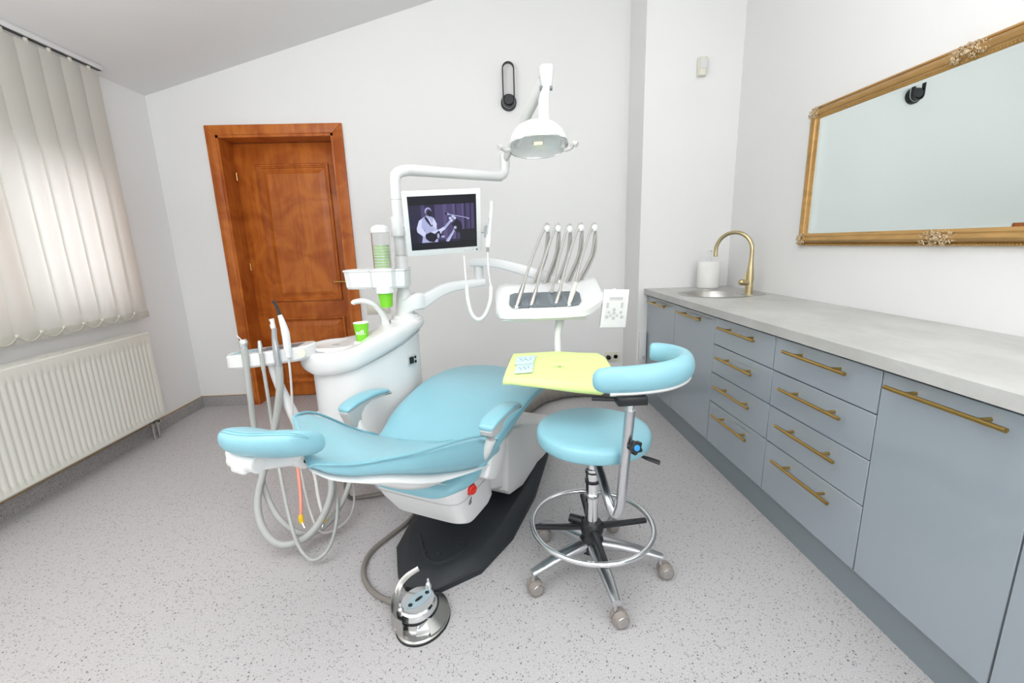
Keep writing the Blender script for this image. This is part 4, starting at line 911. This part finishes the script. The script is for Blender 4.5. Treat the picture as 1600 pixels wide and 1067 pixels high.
link('monitor_case', mbox(-mw, mw, -mh, mh, -.022, .0, .006), M['white'], mo)
su, sv0, sv1 = mw*.87, -mh*.80, mh*.86
P0 = G().add([MP(u, v, .0006) for u, v in ((-su, sv0), (su, sv0), (su, sv1), (-su, sv1))], [(0, 1, 2, 3)])
def cmix(a, b, t): return tuple(x+(y-x)*t for x, y in zip(a, b))
smats = [emis('screen_black', (.006, .006, .012)), emis('screen_dark', (.02, .017, .045)), emis('screen_curtain', (.055, .043, .115)), emis('screen_fold', (.085, .068, .165)), emis('screen_suit', (.34, .36, .58)), emis('screen_suit_light', (.52, .54, .74)), emis('screen_deep', (.012, .010, .022))]
lay = [0]
def sp2(poly, mi):   # poly in target frame fractions (0..1, 0..1 from top-left of picture)
    lay[0] += 1; t = .0008+.00006*lay[0]
    P0.add([MP(-su+2*su*x, sv1+(sv0-sv1)*y, t) for x, y in poly], [tuple(range(len(poly)))], mi)
def rect(x0, y0, x1, y1, mi): sp2([(x0, y0), (x1, y0), (x1, y1), (x0, y1)], mi)
rect(0, .16, 1, .86, 1)
for x0, x1, c in ((.38, .50, 2), (.50, .55, 3), (.55, .64, 2), (.64, .68, 3), (.70, .78, 2), (.78, .81, 3), (.84, .90, 2), (.92, .96, 2), (.18, .24, 2)): rect(x0, .16, x1, .66 if x0 > .7 else .82, c)
rect(.74, .64, 1, .86, 6); rect(0, .6, .1, .86, 6); rect(.97, .16, 1, .86, 6)
def poly_disc(cx, cy, rx, ry, mi, n=18): sp2([(cx+rx*math.cos(2*PI*k/n), cy+ry*math.sin(2*PI*k/n)) for k in range(n)], mi)
sp2([(.10, .58), (.14, .44), (.22, .37), (.30, .36), (.36, .40), (.39, .50), (.40, .62), (.40, .86), (.16, .86), (.18, .74), (.10, .64)], 4)
sp2([(.10, .58), (.14, .44), (.19, .40), (.17, .56), (.24, .70), (.20, .74), (.11, .66)], 5)
sp2([(.36, .40), (.40, .52), (.37, .62), (.33, .50)], 5)
sp2([(.24, .37), (.30, .44), (.34, .54), (.31, .56), (.25, .46), (.22, .38)], 1); sp2([(.27, .40), (.29, .40), (.33, .52), (.32, .54)], 5)
poly_disc(.283, .275, .048, .072, 4); poly_disc(.290, .300, .041, .070, 2); poly_disc(.300, .315, .034, .058, 6); sp2([(.24, .34), (.26, .38), (.31, .40), (.29, .36)], 4)
sp2([(.20, .56), (.22, .66), (.25, .70), (.21, .64)], 6)
sp2([(.30, .66), (.42, .62), (.50, .58), (.52, .62), (.46, .67), (.40, .72)], 5); sp2([(.50, .58), (.62, .42), (.65, .44), (.52, .62)], 4)
for cx, cy, rx in ((.60, .42, .02), (.64, .39, .018), (.67, .42, .02), (.62, .47, .018), (.49, .60, .018)): poly_disc(cx, cy, rx, rx*1.3, 5, 10)
sp2([(.22, .70), (.30, .66), (.36, .70), (.42, .64), (.47, .70), (.44, .78), (.38, .80), (.34, .86), (.27, .84), (.22, .78)], 6)
poly_disc(.41, .74, .018, .05, 4, 10); poly_disc(.45, .68, .012, .02, 5, 8)
sp2([(.52, .84), (.62, .68), (.66, .60), (.69, .62), (.62, .74), (.57, .86), (.53, .86)], 4); sp2([(.545, .86), (.63, .70), (.64, .71), (.56, .86)], 5)
sp2([(.62, .52), (.70, .44), (.76, .50), (.78, .60), (.74, .72), (.66, .66)], 6); poly_disc(.67, .60, .022, .03, 4, 10); poly_disc(.48, .76, .03, .02, 4, 10)
sp2([(.53, .325), (.56, .31), (.60, .345), (.86, .42), (.86, .432), (.60, .36), (.54, .35)], 4); sp2([(.85, .43), (.858, .43), (.858, .63), (.85, .63)], 6); poly_disc(.545, .33, .02, .022, 6, 12); poly_disc(.87, .44, .02, .012, 4, 10)
link('screen', P0, smats, mo, ang=180)
link('power_light', G().add([MP(*p) for p in box(su-.004, su+.002, -mh*.93, -mh*.88, 0, .0008).v], box(0, 1, 0, 1, 0, 1).f), M['lcd'], mo)
for k in range(4): link('menu_key', G().add([MP(*p) for p in box(su-.06+k*.012, su-.053+k*.012, -mh*.92, -mh*.90, 0, .0008).v], box(0, 1, 0, 1, 0, 1).f), M['grey_pl'], mo)
link('wall_bracket', tube([MP(-.06, 0, -.02), MP(-.08, 0, -.08), (PXc+.03, PYc-.005, mc.z)], .016, 14, 3), M['white'], mo)
link('pole_clamp', lathe([(.037, mc.z-.045), (.037, mc.z+.045)], (PXc, PYc, 0), 24), M['white'], mo)
link('camera_holder', tube([MP(mw-.002, -.05, -.01), MP(mw+.025, -.05, -.005)], .009, 12).join(tube([MP(mw+.02, -.075, .0), MP(mw+.02, -.02, .0)], .008, 12)), M['grey_pl'], mo)
Yk = 2.09
oc = thing('intraoral_camera', 'slim white intraoral camera wand hanging right of the monitor', 'camera', PY(764, 375, Yk))
link('wand_body', tube([PY(762, 386, Yk), PY(763, 378, Yk), PY(764, 362, Yk), PY(767, 335, Yk), PY(768, 320, Yk), PY(768, 314, Yk)], [.012, .014, .012, .0085, .0065, .007], 16, 4), M['white'], oc, ang=60)
link('blue_stripe', tube([PY(761, 366, Yk-.012), PY(764, 340, Yk-.010)], .0018, 6), M['bluegrey'], oc)
link('cable_plug', tube([PY(762, 385, Yk), PY(762, 394, Yk)], [.008, .005], 12), M['steel'], oc)
link('cable', tube([PY(762, 394, Yk), PY(763, 420, Yk), PY(767, 448, Yk)], .0045, 8, 6).join(tube([PY(767, 447, Yk), PY(766, 470, Yk), PY(758, 492, Yk), PY(747, 499, Yk), (PY(737, 490, Yk)), PY(731, 468, Yk), PY(729, 445, Yk)], .0095, 12, 6)).join(tube([PY(729, 446, Yk), PY(727, 425, Yk+.01), PY(725, 400, Yk+.03)], .0045, 8, 6)), M['white'], oc, ang=60)

# ------------------------------------------------------------------ delivery unit
de = thing('delivery_unit', 'white instrument console with keypad on a curved two part arm', 'dental console', (.28, 2.1, .93))
def armloft(pts, wid, hts, k=5):
    rings = []; P = spline(pts, k); n = len(P)
    for i, p in enumerate(P):
        t = i/(n-1); a = P[min(i+1, n-1)]-P[max(i-1, 0)]; s = Vector((a.y, -a.x, 0)).normalized(); f = t*(len(wid)-1); j = int(min(f, len(wid)-2)); w = wid[j]+(wid[j+1]-wid[j])*(f-j); h = hts[j]+(hts[j+1]-hts[j])*(f-j)
        rings.append([p+s*u+Vector((0, 0, v)) for u, v in sellip(20, w/2, h/2, .28)])
    return loft(rings)
a1 = [(PXc, PYc, .955), (PXc+.06, PYc, .985), PY(660, 470, 2.27), PY(700, 449, 2.32), PY(757, 440, 2.36)]
a1[2] = (a1[2].x, a1[2].y, a1[2].z)
link('lower_arm', armloft(a1, [.09, .085, .075, .06, .05], [.08, .085, .075, .055, .038]), M['white'], de, ang=40)
jx = PY(748, 425, 2.36)
link('elbow_joint', lathe([(.024, jx.z-.06), (.024, jx.z+.06)], (jx.x, jx.y, 0), 24), M['white'], de)
a2 = [PY(735, 410, 2.36), PY(775, 411, 2.34), PY(820, 422, 2.30), PY(860, 436, 2.24), PY(900, 458, 2.16)]
link('upper_arm', armloft(a2, [.05, .055, .06, .065, .07], [.036, .046, .052, .056, .055]), M['white'], de, ang=40)
# console body: cross sections along x
def sec(x, yf, zb, sc=1.0):
    pr = [(0, .0), (0, .028), (.012, .040), (.05, .055), (.13, .088), (.20, .118), (.25, .135), (.27, .128), (.275, .10), (.25, .05), (.15, .0), (.02, -.006)]
    return [(x, yf+a*sc, zb+b*sc) for a, b in pr]
rings = [sec(*q) for q in ((.026, 2.00, .935, .55), (.029, 1.985, .930, .72), (.045, 1.955, .926, .92), (.075, 1.942, .924, 1.0), (.20, 1.935, .923, 1), (.34, 1.935, .923, 1), (.42, 1.94, .924, 1), (.46, 1.965, .936, .97), (.50, 2.00, .955, .88), (.525, 2.035, .975, .75), (.528, 2.04, .98, .6))]
body_ = link('console_body', loft(rings), M['white'], de, ang=40)
link('console_underside', hexa([(.06, 1.955, .908), (.43, 1.955, .908), (.45, 2.18, .93), (.07, 2.18, .93), (.05, 1.945, .920), (.44, 1.945, .920), (.46, 2.20, .96), (.06, 2.20, .96)], .006), M['whitem'], de)
def TP(u, y, h=0):   # on the sloping top face
    k = (y-1.935-.012)/(.118); z = .923+.040+k*.046+h
    return (u, y, z)
pl = [(.098, 1.955), (.36, 1.955), (.395, 1.962), (.412, 1.99), (.418, 2.055), (.405, 2.075), (.115, 2.075), (.093, 2.06), (.086, 1.985)]
pnl = link('instrument_panel', loft([[TP(x, y, .0065) for x, y in pl], [TP(x, y, .0115) for x, y in pl]]), M['dgrey_pl'], de)
for i in range(4):
    x = .145+i*.065; link('panel_groove', loft([[TP(x+u, 2.01+v, .0118) for u, v in sellip(20, .009, .05, 1)], [TP(x+u, 2.01+v, .0128) for u, v in sellip(20, .009, .05, 1)]]), M['groove'], pnl)
# keypad
q = [PY(944.5, 452, 2.03), PY(984, 452, 2.05), PY(977.5, 512, 2.02), PY(937, 512, 2.00)]
def KP(u, v, t=0):
    a = q[0]+(q[1]-q[0])*u; b = q[3]+(q[2]-q[3])*u; p = a+(b-a)*v; return p+Vector((0, -1, .1))*t
def kquad(pts, t0, t1): return loft([[KP(u, v, t0) for u, v in pts], [KP(u, v, t1) for u, v in pts]])
kp = link('keypad', bev(kquad([(0, 0), (1, 0), (1, 1), (0, 1)], -.018, 0), .004), M['white'], de)
link('keypad_bracket', tube([(.47, 2.06, 1.0), PY(940, 462, 2.06), PY(962, 455, 2.07)], .016, 12, 3), M['white'], de)
link('key_field', kquad([(.12, .18), (.88, .18), (.88, .82), (.12, .82)], 0, .0008), M['whitem'], kp)
link('key_display', kquad([(.25, .2), (.76, .2), (.76, .28), (.25, .28)], .0008, .0016), M['grey_pl'], kp)
for (x, y, r_) in ((.2, .38, .05), (.76, .38, .05), (.2, .45, .05), (.76, .45, .05), (.47, .53, .07), (.28, .60, .06), (.48, .62, .07), (.74, .60, .06), (.22, .72, .07), (.36, .68, .055), (.6, .68, .055), (.80, .72, .07), (.48, .75, .07)):
    link('key', kquad([(x+r_*math.cos(2*PI*k/12), y+r_*.68*math.sin(2*PI*k/12)) for k in range(12)], .0008, .002), M['grey_pl'], kp)
# whips, knobs
knobs = [(854.6, 358), (871.5, 358), (889.7, 359), (907.5, 357), (928.5, 357)]; feet = [823, 842, 860, 874, 889]
for (kx_, ky_), fx_ in zip(knobs, feet):
    w = link('whip_arm', tube([PY(fx_, 459, 2.16), PY(fx_+(kx_-fx_)*.45, 432, 2.19), PY(fx_+(kx_-fx_)*.88, 398, 2.2), PY(kx_+1, 364, 2.2)], .0064, 10, 6), M['hoseg'], de, ang=60)
    k0 = PY(kx_, ky_, 2.19); link('whip_knob', lathe([(0, -.014), (.012, -.012), (.017, 0), (.015, .012), (.008, .019), (0, .020)], k0, 20), M['white'], w)
heads = [(806.5, 480), (826.5, 487), (None, None), (864, 488), (888.5, 476)]
desc = ['chrome turbine handpiece leftmost on the console', 'plain chrome handpiece second from left on the console', 'grey hose holder with no handpiece in the middle of the console', 'long steel handpiece at the middle right of the console', 'cream scaler handpiece rightmost on the console']
for i, ((kx_, ky_), (hx_, hy_)) in enumerate(zip(knobs, heads)):
    if hx_ is None: hx_, hy_ = 850, 470
    bot = PY(hx_, hy_, 1.955); 
    up = PY(hx_+11, hy_-34, 2.02); kt = PY(kx_-3, ky_-4, 2.185)
    t = thing('instrument_handpiece', desc[i], 'handpiece', bot)
    col_ = M['cream'] if i == 4 else M['steel']
    if i != 2:
        link('handpiece_body', tube([bot, bot+(up-bot)*.25, bot+(up-bot)*.6, up], [.007, .0105, .0115, .009], 14, 3), col_, t, ang=60)
        link('handpiece_head', lathe([(0, -.009), (.007, -.008), (.0075, .006), (0, .008)], bot, 14, (.3, -.8, .4)), M['chrome'], t)
    st_ = up if i != 2 else PY(862, 458, 2.06)
    link('hose', tube([st_, st_+(kt-st_)*.35+Vector((-.006, 0, 0)), st_+(kt-st_)*.8+Vector((-.004, 0, 0)), kt+Vector((-.004, 0, -.01)), kt+Vector((.004, .002, .010)), kt+Vector((.014, .008, .008)), kt+Vector((.018, .01, -.02)), PY(kx_-1, 400, 2.215), PY(feet[i]+8, 457, 2.20)], .0066, 10, 6), M['hoseg'], t, ang=60)
# post and tray
link('tray_post', tube([PY(877, 490, 2.06), PY(874, 505, 2.03), PY(871, 525, 2.00), PY(872, 556, 1.975)], [.021, .019, .016, .018], 16, 5), M['white'], de, ang=60)
tz = .768
cor = [PZ(792, 588, tz), PZ(941, 602, tz), PZ(950, 568, tz), PZ(935, 553, tz), PZ(805, 556, tz)]
link('tray', prism([(p.x, p.y) for p in cor], tz-.016, tz-.004, XY, .003), M['white'], de); pe = PY(872, 556, 1.975); link('tray_bracket', tube([pe, (pe.x, pe.y-.02, tz-.026), (pe.x, 1.80, tz-.024)], .012, 12, 4), M['white'], de)
cl_ = [PZ(x, y, tz+.003) for x, y in ((787, 589), (800, 590), (850, 595), (900, 599), (938, 603), (951, 600), (955, 588), (954, 571), (945, 558), (934, 551), (905, 551), (870, 549), (840, 550), (802, 553), (797, 563), (791, 577))]
cn = Vector((sum(p.x for p in cl_)/16, sum(p.y for p in cl_)/16, 0)); rings = []
drop = [.030, .024, .028, .032, .030, .02, .016, .018, .014, .012, .014, .012, .014, .016, .018, .02]
for s_, dz in ((1.022, -1), (1.018, -.6), (1.0, -.06), (.985, .08), (.9, .10), (.5, .10), (.2, .10), (.02, .10)):
    rings.append([(cn.x+(p.x-cn.x)*s_, cn.y+(p.y-cn.y)*s_, tz+.003+(dz*drop[i] if dz < 0 else dz*.01)+(.0015*math.sin(i*2.3+s_*9) if s_ > .95 else 0)) for i, p in enumerate(cl_)])
lc = link('lime_cloth', loft(rings, False), M['lime'], ang=60); mdf = lc.modifiers.new('thick', 'SOLIDIFY'); mdf.thickness = .0015
lc.data.polygons.foreach_set('use_smooth', [True]*len(lc.data.polygons))
tag(lc, 'lime green disposable cloth draped over the small instrument tray', 'cloth')
for pts, label in ((((808, 558), (838, 556), (833, 568), (804, 570)), 'pale blue printed sachet at the back left of the lime cloth'), (((808, 571), (834, 569), (832, 582), (803, 584)), 'pale blue printed sachet nearest the front left edge of the lime cloth')):
    t = thing('sachet', label, 'sachet', PZ(*pts[0], tz+.005)); P = [PZ(*p, tz+.008) for p in pts]
    up = Vector((0, 0, .003)); g = hexa([p for p in P][::-1]+[p+up for p in P][::-1], .001); link('pouch', g, M['lblue'], t)
    a, b, c, d_ = P; g = G()
    for k in range(5):
        u = .18+.13*k; v = .3+.2*(k % 2); o = a+(b-a)*u+(d_-a)*v+Vector((0, 0, .0035)); g.join(tube([o, o+(b-a)*.07+(d_-a)*.25], .0018, 6))
    link('print', g, M['bluegrey'], t)
